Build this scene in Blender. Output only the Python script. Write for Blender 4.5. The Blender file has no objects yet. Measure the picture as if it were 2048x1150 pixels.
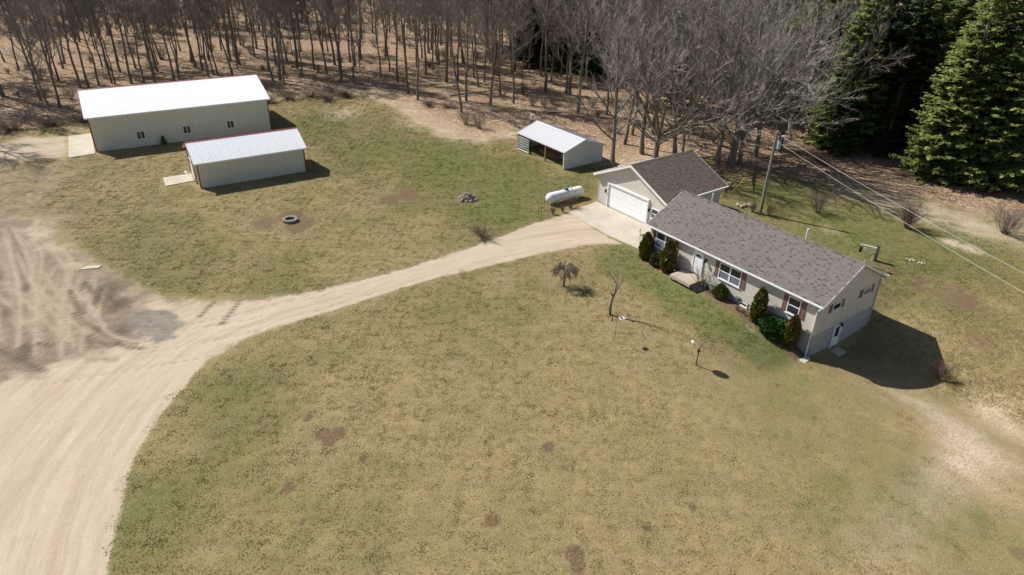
import bpy, bmesh, math, random
import numpy as np
from mathutils import Vector, Matrix
R=math.radians
scene=bpy.context.scene; COL=scene.collection
# ------------------------------------------------------------------ camera
F_PX,PITCH,ROLL,CAM_H=1361.592,0.5098019698,0.0198516102,24.3133348
fw=Vector((0,math.cos(PITCH),-math.sin(PITCH))); rt=Vector((1,0,0)); up=rt.cross(fw)
rt2=rt*math.cos(ROLL)+up*math.sin(ROLL); up2=-rt*math.sin(ROLL)+up*math.cos(ROLL)
cd=bpy.data.cameras.new('camera'); cam=bpy.data.objects.new('camera',cd); COL.objects.link(cam)
cam.matrix_world=Matrix(((rt2.x,up2.x,-fw.x,0),(rt2.y,up2.y,-fw.y,0),(rt2.z,up2.z,-fw.z,CAM_H),(0,0,0,1)))
cd.sensor_width=36; cd.lens=F_PX/2048*36; cd.clip_end=6000; cd.clip_start=.5
scene.camera=cam
# ------------------------------------------------------------------ light
SUN_EL,SUN_AZ=R(44),R(150)      # azimuth of the sun, counter-clockwise from +X
w=bpy.data.worlds.new('World'); scene.world=w; w.use_nodes=True
nt=w.node_tree; nt.nodes.clear()
sk=nt.nodes.new('ShaderNodeTexSky'); sk.sky_type='NISHITA'; sk.sun_disc=False
sk.sun_elevation=SUN_EL; sk.sun_rotation=math.pi/2-SUN_AZ
bg=nt.nodes.new('ShaderNodeBackground'); bg.inputs[1].default_value=0.068
ow=nt.nodes.new('ShaderNodeOutputWorld'); nt.links.new(sk.outputs[0],bg.inputs[0]); nt.links.new(bg.outputs[0],ow.inputs[0])
sd=bpy.data.lights.new('sun','SUN'); sd.energy=4.9; sd.angle=R(.53); sd.color=(1,.955,.88)
so=bpy.data.objects.new('sun',sd); COL.objects.link(so)
sv=Vector((math.cos(SUN_EL)*math.cos(SUN_AZ),math.cos(SUN_EL)*math.sin(SUN_AZ),math.sin(SUN_EL)))
so.rotation_euler=sv.to_track_quat('Z','Y').to_euler(); so.location=(0,0,200)
vs=scene.view_settings; vs.view_transform='Standard'; vs.look='None'; vs.gamma=1; vs.exposure=.42; vs.use_curve_mapping=False
try:
    scene.cycles.max_bounces=6; scene.cycles.transparent_max_bounces=8
except Exception: pass
# ------------------------------------------------------------------ materials
class NB:
    def __init__(s,name,rough=.8,metal=0.,spec=.3):
        s.m=bpy.data.materials.new(name); s.m.use_nodes=True; s.t=s.m.node_tree; s.p=s.t.nodes['Principled BSDF']
        s.p.inputs['Roughness'].default_value=rough; s.p.inputs['Metallic'].default_value=metal
        s.p.inputs['Specular IOR Level'].default_value=spec
    def put(s,sock,v):
        if isinstance(v,bpy.types.NodeSocket): s.t.links.new(v,sock)
        elif isinstance(v,(tuple,list)):
            sock.default_value=(*v,1) if len(v)==3 and sock.type=='RGBA' else v
        else: sock.default_value=v
    def node(s,typ,**k):
        n=s.t.nodes.new(typ)
        for a,b in k.items(): setattr(n,a,b)
        return n
    def mix(s,f,a,b,bt='MIX'):
        n=s.node('ShaderNodeMix',data_type='RGBA',blend_type=bt); s.put(n.inputs[0],f); s.put(n.inputs[6],a); s.put(n.inputs[7],b); return n.outputs[2]
    def math(s,op,a,b=0.,c=0.,clamp=False):
        n=s.node('ShaderNodeMath',operation=op,use_clamp=clamp); s.put(n.inputs[0],a); s.put(n.inputs[1],b); s.put(n.inputs[2],c); return n.outputs[0]
    def noise(s,scale,detail=3,rough=.5,vec=None,col=False,dist=0.):
        n=s.node('ShaderNodeTexNoise'); n.inputs['Scale'].default_value=scale; n.inputs['Detail'].default_value=detail; n.inputs['Roughness'].default_value=rough
        n.inputs['Distortion'].default_value=dist
        if vec is not None: s.t.links.new(vec,n.inputs['Vector'])
        return n.outputs[1] if col else n.outputs[0]
    def voro(s,scale,vec=None,out='Color',feature='F1'):
        n=s.node('ShaderNodeTexVoronoi',feature=feature); n.inputs['Scale'].default_value=scale
        if vec is not None: s.t.links.new(vec,n.inputs['Vector'])
        return n.outputs[out]
    def rng(s,v,a,b,c=0.,d=1.,smooth=False):
        n=s.node('ShaderNodeMapRange'); n.clamp=True
        if smooth: n.interpolation_type='SMOOTHSTEP'
        s.put(n.inputs[0],v); 
        for i,q in enumerate((a,b,c,d)): s.put(n.inputs[i+1],q)
        return n.outputs[0]
    def obj(s): return s.node('ShaderNodeTexCoord').outputs['Object']
    def pos(s): return s.node('ShaderNodeNewGeometry').outputs['Position']
    def scalev(s,v,sc):
        n=s.node('ShaderNodeMapping'); s.t.links.new(v,n.inputs[0]); n.inputs['Scale'].default_value=sc; return n.outputs[0]
    def attr(s,name):
        n=s.node('ShaderNodeAttribute'); n.attribute_name=name; return n
    def sep(s,v):
        n=s.node('ShaderNodeSeparateColor'); s.t.links.new(v,n.inputs[0]); return n.outputs
    def color(s,v): s.put(s.p.inputs['Base Color'],v); return s
    def rough(s,v): s.put(s.p.inputs['Roughness'],v)
    def bump(s,h,strength=.3,dist=.02):
        n=s.node('ShaderNodeBump'); n.inputs['Strength'].default_value=strength; n.inputs['Distance'].default_value=dist
        s.t.links.new(h,n.inputs['Height']); s.t.links.new(n.outputs[0],s.p.inputs['Normal'])
def mul(c,k): return tuple(x*k for x in c)
def simple(name,c,rough=.6,var=.18,scale=3.,metal=0.,spec=.3,fine=None,bump=0.):
    b=NB(name,rough,metal,spec); v=b.obj()
    n=b.noise(scale,4,.6,v); col=b.mix(b.rng(n,.3,.7),mul(c,1-var),mul(c,1+var))
    if fine:
        f=b.noise(fine,2,.5,v); col=b.mix(b.rng(f,.35,.65),b.mix(.35,col,(0,0,0)),col)
        if bump: b.bump(f,bump,.01)
    b.color(col); return b.m
M={}
M['white_paint']=simple('white_paint',(.78,.79,.8),.45,.05,2)
M['white_door']=simple('white_door',(.86,.87,.89),.4,.03,2)
M['white_trim']=simple('white_trim',(.74,.75,.76),.5,.06,3)
M['red_trim']=simple('red_trim',(.25,.05,.035),.5,.15,3)
M['dark_metal']=simple('dark_metal',(.05,.05,.05),.5,.2,6)
M['grey_metal']=simple('grey_metal',(.3,.31,.32),.45,.1,5,.4)
M['wood_post']=simple('wood_post',(.26,.19,.13),.85,.25,8,fine=30)
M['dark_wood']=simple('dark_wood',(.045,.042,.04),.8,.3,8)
M['shutter']=simple('shutter',(.24,.13,.115),.6,.1,4)
M['tank_white']=simple('tank_white',(.76,.76,.75),.35,.06,2.5)
M['tank_green']=simple('tank_green',(.05,.22,.17),.5,.1,4)
M['patio_green']=simple('patio_green',(.12,.24,.11),.5,.15,6)
M['plant_green']=simple('plant_green',(.16,.3,.06),.6,.2,12)
M['yellow_plastic']=simple('yellow_plastic',(.75,.42,.03),.5,.08,4)
M['transformer']=simple('transformer',(.33,.45,.55),.4,.08,4)
M['wire']=simple('wire',(.42,.41,.39),.5,.05,4)
M['black']=simple('black_plastic',(.02,.02,.022),.5,.2,6)
M['hay']=simple('hay',(.3,.17,.08),.9,.4,3,fine=20,bump=.5)
M['petal']=simple('petal',(.75,.75,.72),.7,.1,4)
M['ash']=simple('ash',(.05,.045,.04),.95,.4,6,fine=25)
def glassm():
    b=NB('window_glass',.06,0,.6); v=b.obj(); n=b.noise(1.3,2,.5,v)
    b.color(b.mix(b.rng(n,.35,.65),(.012,.016,.022),(.05,.06,.075))); return b.m
M['glass']=glassm()
M['blind']=simple('window_blind',(.16,.18,.22),.6,.15,3)
def siding():
    b=NB('vinyl_siding',.55); v=b.obj(); n=b.noise(.8,4,.6,v); s=b.noise(3,3,.6,b.scalev(v,(1,1,.25)))
    c=b.mix(b.rng(n,.3,.7),(.55,.51,.455),(.62,.575,.515)); c=b.mix(b.rng(s,.55,.8,0,.25),c,(.36,.31,.26)); b.color(c); return b.m
M['siding']=siding()
def block(name,c):
    b=NB(name,.9); v=b.obj(); n=b.noise(2.2,5,.65,v); f=b.noise(40,2,.5,v)
    col=b.mix(b.rng(n,.3,.7),mul(c,.78),mul(c,1.12)); b.color(b.mix(b.rng(f,.3,.7,0,.25),col,mul(c,.5))); b.bump(f,.4,.01); return b.m
M['ring_block']=block('ring_block',(.27,.25,.235)); M['block']=block('concrete_block',(.50,.485,.47)); M['mortar']=block('mortar',(.40,.39,.38))
def shingle(name,c,moss=0.):
    b=NB(name,.95,0,.15); g=b.pos(); f=b.noise(55,2,.6,g); n=b.noise(.45,4,.6,g)
    col=b.mix(b.rng(f,.3,.7),mul(c,.72),mul(c,1.28)); col=b.mix(b.rng(n,.4,.75,0,.35),col,mul(c,.75))
    b.color(col); b.bump(f,.35,.008); return b.m
M['shin']=[shingle('shingle_grey_'+t,c) for t,c in (('a',(.164,.144,.133)),('b',(.148,.131,.122)),('c',(.180,.155,.140)),('d',(.098,.09,.088)))]
M['gshin']=[shingle('shingle_brown_'+t,c) for t,c in (('a',(.150,.122,.098)),('b',(.130,.105,.085)),('c',(.168,.138,.112)),('d',(.10,.083,.07)))]
def metal_panel(name,c,streak,rough=.5):
    b=NB(name,rough,0,.35); v=b.obj(); n=b.noise(.35,4,.6,v); s=b.noise(2.5,3,.6,b.scalev(v,(3,3,.2)))
    col=b.mix(b.rng(n,.3,.7),mul(c,.93),mul(c,1.05)); col=b.mix(b.rng(s,.5,.8,0,streak),col,mul(c,.7)); b.color(col); return b.m
M['barn_wall']=metal_panel('barn_wall_metal',(.66,.64,.535),.3)
M['barn_roof']=metal_panel('barn_roof_metal',(.80,.81,.83),.12,.42)
M['shed_wall']=metal_panel('shed_wall_metal',(.56,.575,.59),.35)
M['shed_roof']=metal_panel('shed_roof_metal',(.60,.61,.63),.3,.4)
def concrete():
    b=NB('concrete',.9,0,.2); g=b.pos(); n=b.noise(.5,5,.65,g); s=b.noise(1.6,4,.65,b.scalev(g,(1,2.2,1))); f=b.noise(18,3,.6,g)
    c=b.mix(b.rng(n,.3,.7),(.42,.37,.30),(.56,.50,.415)); c=b.mix(b.rng(s,.55,.8,0,.4),c,(.40,.31,.21)); c=b.mix(b.rng(f,.3,.7,0,.25),c,(.28,.25,.21))
    b.color(c); b.bump(f,.2,.01); return b.m
M['concrete']=concrete()
def deckm():
    b=NB('deck_board',.85); v=b.obj(); n=b.noise(3,4,.6,b.scalev(v,(6,.8,1))); q=b.noise(1.2,2,.5,v)
    c=b.mix(b.rng(n,.3,.7),(.34,.28,.22),(.5,.44,.37)); c=b.mix(b.rng(q,.5,.7,0,.5),c,(.33,.22,.13)); b.color(c); return b.m
M['deck']=deckm()
def rockm(name,a,c):
    b=NB(name,.9); g=b.pos(); n=b.noise(5,4,.6,g); f=b.noise(30,2,.6,g); b.color(b.mix(b.rng(n,.35,.65),a,c)); b.bump(f,.5,.02); return b.m
M['rock']=[rockm('fieldstone_tan',(.27,.22,.18),(.5,.45,.38)),rockm('fieldstone_grey',(.2,.19,.19),(.42,.41,.4)),rockm('fieldstone_brown',(.15,.11,.09),(.34,.27,.21))]
def bark(name,a,c,sc=3.):
    b=NB(name,.95,0,.15); g=b.pos(); n=b.noise(sc,5,.7,b.scalev(g,(2.5,2.5,.5))); q=b.noise(.25,2,.5,g)
    col=b.mix(b.rng(n,.35,.65),a,c); col=b.mix(b.rng(q,.4,.65,0,.4),col,mul(c,.7)); b.color(col); b.bump(n,.6,.03); return b.m
M['bark']=bark('forest_bark',(.10,.082,.066),(.27,.23,.19))
M['bark_grey']=bark('grey_bark',(.11,.095,.08),(.28,.25,.215))
M['twig']=bark('twig_bark',(.20,.17,.145),(.36,.315,.275),1.)
M['twig_light']=bark('light_twig_bark',(.27,.235,.205),(.47,.43,.38),1.)
M['twig_red']=bark('reddish_twig_bark',(.12,.085,.065),(.26,.19,.145),1.)
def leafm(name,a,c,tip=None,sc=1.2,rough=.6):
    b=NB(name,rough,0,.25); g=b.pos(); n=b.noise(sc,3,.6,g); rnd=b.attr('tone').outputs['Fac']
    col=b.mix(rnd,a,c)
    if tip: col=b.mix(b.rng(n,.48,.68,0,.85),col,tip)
    b.color(col)
    b.p.inputs['Subsurface Weight'].default_value=0
    return b.m
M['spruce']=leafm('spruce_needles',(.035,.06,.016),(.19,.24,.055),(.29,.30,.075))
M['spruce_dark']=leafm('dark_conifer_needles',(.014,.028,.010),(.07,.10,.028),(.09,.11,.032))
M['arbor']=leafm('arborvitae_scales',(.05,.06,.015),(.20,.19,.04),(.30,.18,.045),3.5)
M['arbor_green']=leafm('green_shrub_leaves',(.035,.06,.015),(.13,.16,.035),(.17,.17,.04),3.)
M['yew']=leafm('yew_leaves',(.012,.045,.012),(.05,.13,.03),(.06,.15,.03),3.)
M['dead_grass']=leafm('dry_stems',(.19,.14,.09),(.38,.3,.2),None)
def bladem():
    b=NB('grass_blades',.8,0,.15); g=b.pos(); a=b.node('ShaderNodeAttribute'); a.attribute_type='INSTANCER'; a.attribute_name='green'; t=b.attr('tone').outputs['Fac']
    n=b.noise(.45,5,.6,g); n2=b.noise(2.0,4,.65,g); n3=b.noise(1.6,5,.65,g); gm=b.math('ADD',a.outputs['Fac'],b.math('MULTIPLY',b.math('SUBTRACT',n3,.5),1.5)); gm=b.math('ADD',gm,b.math('MULTIPLY',b.math('SUBTRACT',n,.5),.8)); gm=b.math('ADD',gm,b.math('MULTIPLY',b.math('SUBTRACT',t,.5),.5))
    dry=b.mix(t,(.24,.178,.08),(.52,.40,.20)); ol=b.mix(t,(.17,.15,.054),(.385,.32,.13)); gr=b.mix(t,(.085,.11,.024),(.22,.25,.066))
    c=b.mix(b.rng(gm,.05,.45),dry,ol); c=b.mix(b.rng(gm,.4,.95),c,gr); c=b.mix(b.rng(n2,.5,.72,0,.28),c,b.mix(.0,(.40,.315,.13),(0,0,0))); c=b.mix(b.rng(n3,.28,.46,.35,0),c,(.11,.10,.038)); b.color(c); return b.m
M['tuft']=bladem()
# ------------------------------------------------------------------ helpers
def tag(o,label=None,cat=None,group=None,kind=None):
    for k,v in (('label',label),('category',cat),('group',group),('kind',kind)):
        if v: o[k]=v
    return o
def empty(name,loc,rz=0.,label=None,cat=None,group=None):
    o=bpy.data.objects.new(name,None); COL.objects.link(o); o.location=loc; o.rotation_euler=(0,0,rz); o.empty_display_size=.2
    return tag(o,label,cat,group)
class MB:
    def __init__(s): s.v=[]; s.f=[]; s.mi=[]; s.m=0; s.tone=None
    def add(s,vs,fs):
        n=len(s.v); s.v.extend(vs); s.f.extend([tuple(i+n for i in f) for f in fs]); s.mi.extend([s.m]*len(fs)); return s
    def box(s,x0,x1,y0,y1,z0,z1):
        return s.add([(x0,y0,z0),(x1,y0,z0),(x1,y1,z0),(x0,y1,z0),(x0,y0,z1),(x1,y0,z1),(x1,y1,z1),(x0,y1,z1)],
          [(0,3,2,1),(4,5,6,7),(0,1,5,4),(1,2,6,5),(2,3,7,6),(3,0,4,7)])
    def hexa(s,p): return s.add([tuple(q) for q in p],[(0,3,2,1),(4,5,6,7),(0,1,5,4),(1,2,6,5),(2,3,7,6),(3,0,4,7)])
    def slab(s,quad,th,n):      # quad: 4 points (top face, ccw), thickness along -n
        n=Vector(n)*th; lo=[tuple(Vector(q)-n) for q in quad]; return s.hexa(lo+[tuple(q) for q in quad])
    def tube(s,pts,rad,k=6,cap=True):
        pts=[Vector(p) for p in pts]; n=len(pts)
        if not isinstance(rad,(list,tuple)): rad=[rad]*n
        base=len(s.v); d0=(pts[1]-pts[0]).normalized(); ref=Vector((0,0,1)) if abs(d0.z)<.9 else Vector((1,0,0))
        u=d0.cross(ref).normalized()
        for i in range(n):
            d=(pts[min(i+1,n-1)]-pts[max(i-1,0)]).normalized(); u=(u-d*u.dot(d)).normalized(); w=d.cross(u)
            for j in range(k):
                a=2*math.pi*j/k; s.v.append(tuple(pts[i]+(u*math.cos(a)+w*math.sin(a))*rad[i]))
        for i in range(n-1):
            for j in range(k):
                a=base+i*k+j; b=base+i*k+(j+1)%k; s.f.append((a,b,b+k,a+k)); s.mi.append(s.m)
        if cap:
            s.f.append(tuple(base+j for j in range(k))[::-1]); s.mi.append(s.m); s.f.append(tuple(base+(n-1)*k+j for j in range(k))); s.mi.append(s.m)
        return s
    def cone(s,x,y,prof,k=16):
        base=len(s.v)
        for r,z in prof:
            for j in range(k): a=2*math.pi*j/k; s.v.append((x+r*math.cos(a),y+r*math.sin(a),z))
        for i in range(len(prof)-1):
            for j in range(k):
                a=base+i*k+j; b=base+i*k+(j+1)%k; s.f.append((a,b,b+k,a+k)); s.mi.append(s.m)
        s.f.append(tuple(base+j for j in range(k))[::-1]); s.mi.append(s.m); s.f.append(tuple(base+(len(prof)-1)*k+j for j in range(k))); s.mi.append(s.m)
        return s
    def mesh(s,name,mats,smooth=False):
        me=bpy.data.meshes.new(name); me.from_pydata(s.v,[],s.f)
        for m in (mats if isinstance(mats,(list,tuple)) else [mats]): me.materials.append(m)
        if len(set(s.mi))>1: me.polygons.foreach_set('material_index',s.mi)
        if smooth: me.polygons.foreach_set('use_smooth',[True]*len(s.f))
        if s.tone is not None:
            a=me.attributes.new('tone','FLOAT','FACE'); a.data.foreach_set('value',s.tone)
        me.update(); return me
    def build(s,name,mats,parent=None,loc=(0,0,0),smooth=False,kind=None,label=None):
        return put(name,s.mesh(name,mats,smooth),parent,loc,kind,label)
def put(name,me,parent=None,loc=(0,0,0),kind=None,label=None,rot=None,scale=None):
    o=bpy.data.objects.new(name,me); COL.objects.link(o); o.parent=parent; o.location=loc
    if rot: o.rotation_euler=rot
    if scale: o.scale=scale
    if kind: o['kind']=kind
    if label: o['label']=label
    return o
def copy_tree(root,loc,rz=0.,sc=1.,label=None,group=None):
    c=root.copy(); COL.objects.link(c); c.location=loc; c.rotation_euler=(0,0,rz); c.scale=(sc,sc,sc) if not isinstance(sc,tuple) else sc
    if label: c['label']=label
    if group: c['group']=group
    for ch in root.children:
        d=ch.copy(); COL.objects.link(d); d.parent=c
        for g in ch.children:
            e=g.copy(); COL.objects.link(e); e.parent=d
    return c
def sstep(e0,e1,x):
    t=np.clip((x-e0)/(e1-e0),0,1); return t*t*(3-2*t)
HX,HY,HYAW=19.571,37.127,2.199
HL,HW=14.79,7.04
def house_st(x,y):
    dx=x-HX; dy=y-HY
    return dx*np.cos(HYAW)+dy*np.sin(HYAW), dx*np.sin(HYAW)-dy*np.cos(HYAW)
_gt=np.arange(-16,34,.1); _gv=np.interp(_gt,[-13,-8,-4,0,1.3,3.0,4.2,5,6.4,7.1,9,14,26],[0,-.35,-.75,-1.14,-1.5,-1.88,-1.95,-1.9,-1.52,-1.2,-1.0,-.55,0])
_kr=np.exp(-np.linspace(-2,2,15)**2); _kr/=_kr.sum(); GT=_gt; GV=np.convolve(np.pad(_gv,7,mode='edge'),_kr,'valid')
def height(x,y):
    x=np.asarray(x,float); y=np.asarray(y,float)
    s,t=house_st(x,y)
    F=np.interp(s,[-2,0,1,3,5,8,12,16],[-1.25,-1.11,-.75,-.3,0.02,.1,.08,0.])
    w=sstep(-11,-1,t)*(1-sstep(9,20,t))
    G=np.interp(t,GT,GV)
    dt=np.maximum(0,np.maximum(-t,t-7.04)); kw=.4+.9*dt; k=sstep(kw-.2,-kw-.2,s)
    near=F*w*(1-k)+G*k
    far=1-sstep(-7,-24,s)
    return near*np.where(s<0,far,1.)

def H(x,y): return float(height(x,y))
def hash2(ix,iy,seed):
    h=(ix.astype(np.int64)*374761393+iy.astype(np.int64)*668265263+seed*1442695041)&0x7fffffff
    h=((h^(h>>13))*1274126177)&0x7fffffff; h=h^(h>>16); return (h&0xffff)/65535.
def vnoise(x,y,seed=0):
    ix=np.floor(x); iy=np.floor(y); fx=x-ix; fy=y-iy; fx=fx*fx*(3-2*fx); fy=fy*fy*(3-2*fy)
    a=hash2(ix,iy,seed); b=hash2(ix+1,iy,seed); c=hash2(ix,iy+1,seed); d=hash2(ix+1,iy+1,seed)
    return (a*(1-fx)+b*fx)*(1-fy)+(c*(1-fx)+d*fx)*fy
def fbm(x,y,sc,seed=0,oct=4):
    s=0.;a=.5;t=0.
    for i in range(oct): s=s+a*vnoise(x*sc*2**i,y*sc*2**i,seed+i*17); t+=a; a*=.55
    return s/t
def seg_dist(x,y,pts,closed=False):
    P=list(pts)+([pts[0]] if closed else []); best=np.full(x.shape,1e9); arc=np.zeros(x.shape); L=0.
    for (x0,y0),(x1,y1) in zip(P[:-1],P[1:]):
        dx,dy=x1-x0,y1-y0; l2=dx*dx+dy*dy+1e-9; t=np.clip(((x-x0)*dx+(y-y0)*dy)/l2,0,1)
        d=np.hypot(x-x0-t*dx,y-y0-t*dy); m=d<best; best=np.where(m,d,best); arc=np.where(m,L+t*math.sqrt(l2),arc); L+=math.sqrt(l2)
    return best,arc
def inside(x,y,poly):
    r=np.zeros(x.shape,bool); n=len(poly)
    for i in range(n):
        x0,y0=poly[i]; x1,y1=poly[(i+1)%n]
        if y0==y1: continue
        r^=((y0>y)!=(y1>y))&(x<(x1-x0)*(y-y0)/(y1-y0)+x0)
    return r
def sdf(x,y,poly): d,_=seg_dist(x,y,poly,True); return np.where(inside(x,y,poly),d,-d)
TREES=[(-71.41,95.14,1.2),(-65.02,93.26,0.9),(-60.9,88.37,1.1),(-60.4,89.8,1),(-69.25,104.58,0.8),(-63.94,100.91,1),(-63.03,101.53,0.9),(-61.93,102.4,0.7),(-61.0,104.16,0.9),(-60.28,103.77,0.8),(-58.05,104.19,1),(-56.51,104.9,0.7),(-55.22,105.59,1),(-52.88,106.98,0.9),(-52.27,107.51,0.7),(-56.1,121.02,0.9),(-51.6,114.68,0.9),(-48.66,109.79,0.7),(-48.36,111.07,0.8),(-47.7,111.13,0.7),(-45.68,111.95,0.8),(-45.8,114.96,0.5),(-46.91,126.1,0.9),(-37.89,107.96,0.6),(-36.89,108.41,1.1),(-35.61,106.39,0.5),(-40.23,123.21,0.8),(-38.19,122.36,0.9),(-40.46,132.58,0.8),(-33.71,116.65,1),(-31.33,120.83,0.9),(-27.45,109.25,0.9),(-36.9,134.72,0.8),(-35.26,132.27,0.8),(-62.1,122.52,0.8),(-68.3,120.09,1.2),(-68.28,115.12,0.8),(-74.04,113.88,0.8),(-79.68,111.36,0.8),(-86.57,118.26,0.8),(-52.19,127.97,1),(-50.54,137.77,1.1),(-62.03,130.26,0.8),(-50.99,128.92,0.8),(-55.4,132.71,0.8),(-71.08,91.84,1.0),(-78.27,99.15,1.0),(-69.49,87.55,1.0),(-27.46,109.25,0.9),(-25.24,107.65,0.9),(-27.46,119.76,0.8),(-27.85,125.69,1),(-21.76,111.98,0.8),(-21.14,116.88,0.8),(-18.63,109.07,0.9),(-15.9,101.75,1),(-13.99,97.82,0.9),(-17.19,120.76,0.8),(-14.89,114.8,0.9),(-14.09,118.51,0.6),(-11.09,109.74,1.1),(-17.3,129.15,0.8),(-7.24,91.39,0.8),(-7.09,97.88,0.9),(-9.29,110.87,0.8),(-5.82,106.22,1),(-5.02,110.03,0.7),(-3.52,95.29,0.9),(-3.72,115.83,0.7),(-3.2,115.48,0.8),(-2.3,101.82,0.7),(-0.31,97.15,0.8),(-1.03,128.4,0.8),(-0.2,119.56,0.8),(1.88,122.9,0.8),(1.1,104.8,0.4),(2.19,117.05,0.5),(3.25,124.51,1),(4.42,104.53,1),(7.49,114.9,0.6),(7.51,103.38,1.1),(8.43,92.4,0.9),(-13.44,134.6,0.9),(-13.52,145.85,0.9),(-7.66,130.14,0.9),(12.27,91.62,0.9),(10.61,70.9,1.2),(12.98,78.8,1.1),(14.45,82.62,1),(14.49,75.28,1.1),(15.68,73.65,1.6),(18.38,75.93,1.2),(19.38,76.47,0.9),(22.14,83.7,1.2),(22.81,82.24,1.1),(22.15,71.33,1.2),(23.76,72.22,1.6),(24.79,72.39,1.1),(27.42,75.22,1.4)]
SAND=[(5.31,57.88),(1.47,54.99),(-1.09,52.07),(-3.86,49.55),(-6.82,47.2),(-9.93,45.01),(-12.56,43.35),(-15.04,41.78),(-16.92,41.0),(-19.34,40.91),(-21.52,40.28),(-24.14,40.72),(-26.35,41.69),(-29.4,43.8),(-32.32,46.09),(-34.4,47.73),(-37.43,50.85),(-40.66,53.78),(-42.82,54.11),(-44.78,54.45),(-66.29,54.14),(-52.09,33.61),(-27.73,15.06),(-19.18,13.42),(-14.04,13.52),(-15.39,16.33),(-16.43,18.54),(-17.42,20.84),(-18.37,23.82),(-18.71,26.24),(-18.89,28.59),(-18.68,31.24),(-18.03,34.0),(-16.68,36.26),(-14.67,38.13),(-11.22,40.54),(-8.11,42.93),(-4.71,45.39),(-0.98,47.46),(3.02,49.59),(6.4,51.15),(9.13,51.37),(8.04,52.8),(6.73,54.82)]
SANDB=[(-85.12,63.24),(-58.92,67.84),(-54.63,69.23),(-51.67,68.76),(-50.02,69.51),(-48.16,70.63),(-52.26,77.71),(-56.22,76.85),(-57.97,74.25),(-62.84,73.2),(-92.53,69.88)]
EDGE=[(-14.04,13.52),(-15.39,16.33),(-16.43,18.54),(-17.42,20.84),(-18.37,23.82),(-18.71,26.24),(-18.89,28.59),(-18.68,31.24),(-18.03,34.0),(-16.68,36.26),(-14.67,38.13),(-11.22,40.54),(-8.11,42.93),(-4.71,45.39),(-0.98,47.46),(3.02,49.59),(6.4,51.15),(9.13,51.37)]
BROWN=[(-69.86,53.41),(-44.92,54.66),(-41.39,53.21),(-36.19,48.09),(-32.98,45.24),(-30.79,43.97),(-28.75,42.54),(-26.37,39.95),(-24.66,38.07),(-23.47,35.44),(-26.32,34.08),(-28.1,32.53),(-30.1,32.41),(-46.36,31.04)]
TRK=[[(-43.52,52.55),(-41.61,50.62),(-38.97,47.05),(-37.15,43.82),(-35.88,41.62)],[(-43.03,53.1),(-40.01,49.73),(-37.47,46.68),(-34.88,43.15),(-32.54,39.67),(-28.92,33.84)],[(-40.21,50.69),(-37.32,48.01),(-35.44,45.09),(-33.63,41.71),(-30.91,37.18)],[(-39.41,50.73),(-36.55,48.04),(-33.69,45.17),(-31.9,41.78),(-29.67,37.84),(-27.27,33.64)],[(-37.36,49.38),(-34.26,46.82),(-32.3,43.25),(-30.53,39.75),(-28.89,36.65)],[(-31.26,44.87),(-29.81,41.87),(-28.66,39.16),(-27.62,36.7),(-26.53,34.46)],[(-32.18,44.83),(-31.03,41.82),(-29.82,39.11),(-27.91,35.53)],[(-33.41,44.37),(-31.03,41.82),(-28.16,39.18),(-26.2,36.75),(-24.04,35.66),(-22.17,35.73)],[(-35.77,45.49),(-32.42,41.76),(-29.31,38.81),(-26.52,36.15),(-24.69,34.8)],[(-39.24,47.92),(-33.8,41.71),(-30.44,38.44),(-27.6,35.54)],[(-29.33,43.0),(-28.18,39.84),(-27.82,38.54)],[(-34.77,46.37),(-33.81,43.19),(-32.61,40.35),(-31.31,37.16)],[(-32.95,45.2),(-32.07,41.78),(-31.48,39.05),(-30.11,36.02)],[(-37.19,43.05),(-33.63,40.31),(-30.03,37.21),(-27.13,34.99)],[(-36.56,44.64),(-31.93,40.37),(-27.62,36.7),(-25.9,35.6)],[(-30.73,42.57),(-28.5,39.16),(-26.51,37.34)],[(-44.94,50.96),(-40.11,45.72),(-35.65,40.23),(-32.07,35.38)],[(-44.07,51.5),(-39.82,47.01),(-35.53,41.64),(-32.26,37.13)],[(-42.33,51.08),(-37.11,44.62),(-33.54,39.63),(-30.64,34.87)],[(-45.52,49.48),(-38.6,42.99),(-33.46,38.97),(-29.61,35.46)],[(-47.96,66.15),(-42.92,58.24),(-41.06,53.73),(-38.82,49.79)],[(-52.4,65.89),(-47.67,63.24),(-46.54,65.48)],[(-50.08,62.4),(-45.56,60.63),(-40.01,54.88)],[(-44.83,54.53),(-42.02,54.23),(-39.12,54.48)],[(-51.89,67.46),(-46.19,61.26),(-41.5,54.81)]]
DRK=[[(-29.28,41.89),(-28.12,40.87),(-27.0,39.89)],[(-30.93,42.93),(-29.35,41.35),(-27.67,39.69)],[(-26.83,36.14),(-25.83,35.46),(-24.91,35.07)],[(-24.67,35.36),(-23.85,34.97),(-22.99,34.81)],[(-30.26,34.88),(-28.96,33.06),(-27.26,32.24)],[(-23.68,39.02),(-23.11,38.88),(-22.3,38.37)],[(-19.1,37.86),(-19.02,39.2),(-18.94,40.88)],[(-20.87,38.74),(-20.78,39.79),(-20.63,40.82)],[(-29.52,35.19),(-29.05,35.06),(-28.51,34.81)],[(-31.35,34.3),(-29.95,33.55),(-27.84,32.59)],[(-29.31,38.81),(-27.96,37.59),(-26.67,36.73)],[(-31.37,41.81),(-30.05,40.1),(-28.81,38.83)]]
MUD=[(-25.68,38.95),(-24.5,39.32),(-22.55,38.74),(-21.47,37.22),(-21.51,36.04),(-22.42,35.58),(-24.0,36.24),(-25.23,37.39)]
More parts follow.
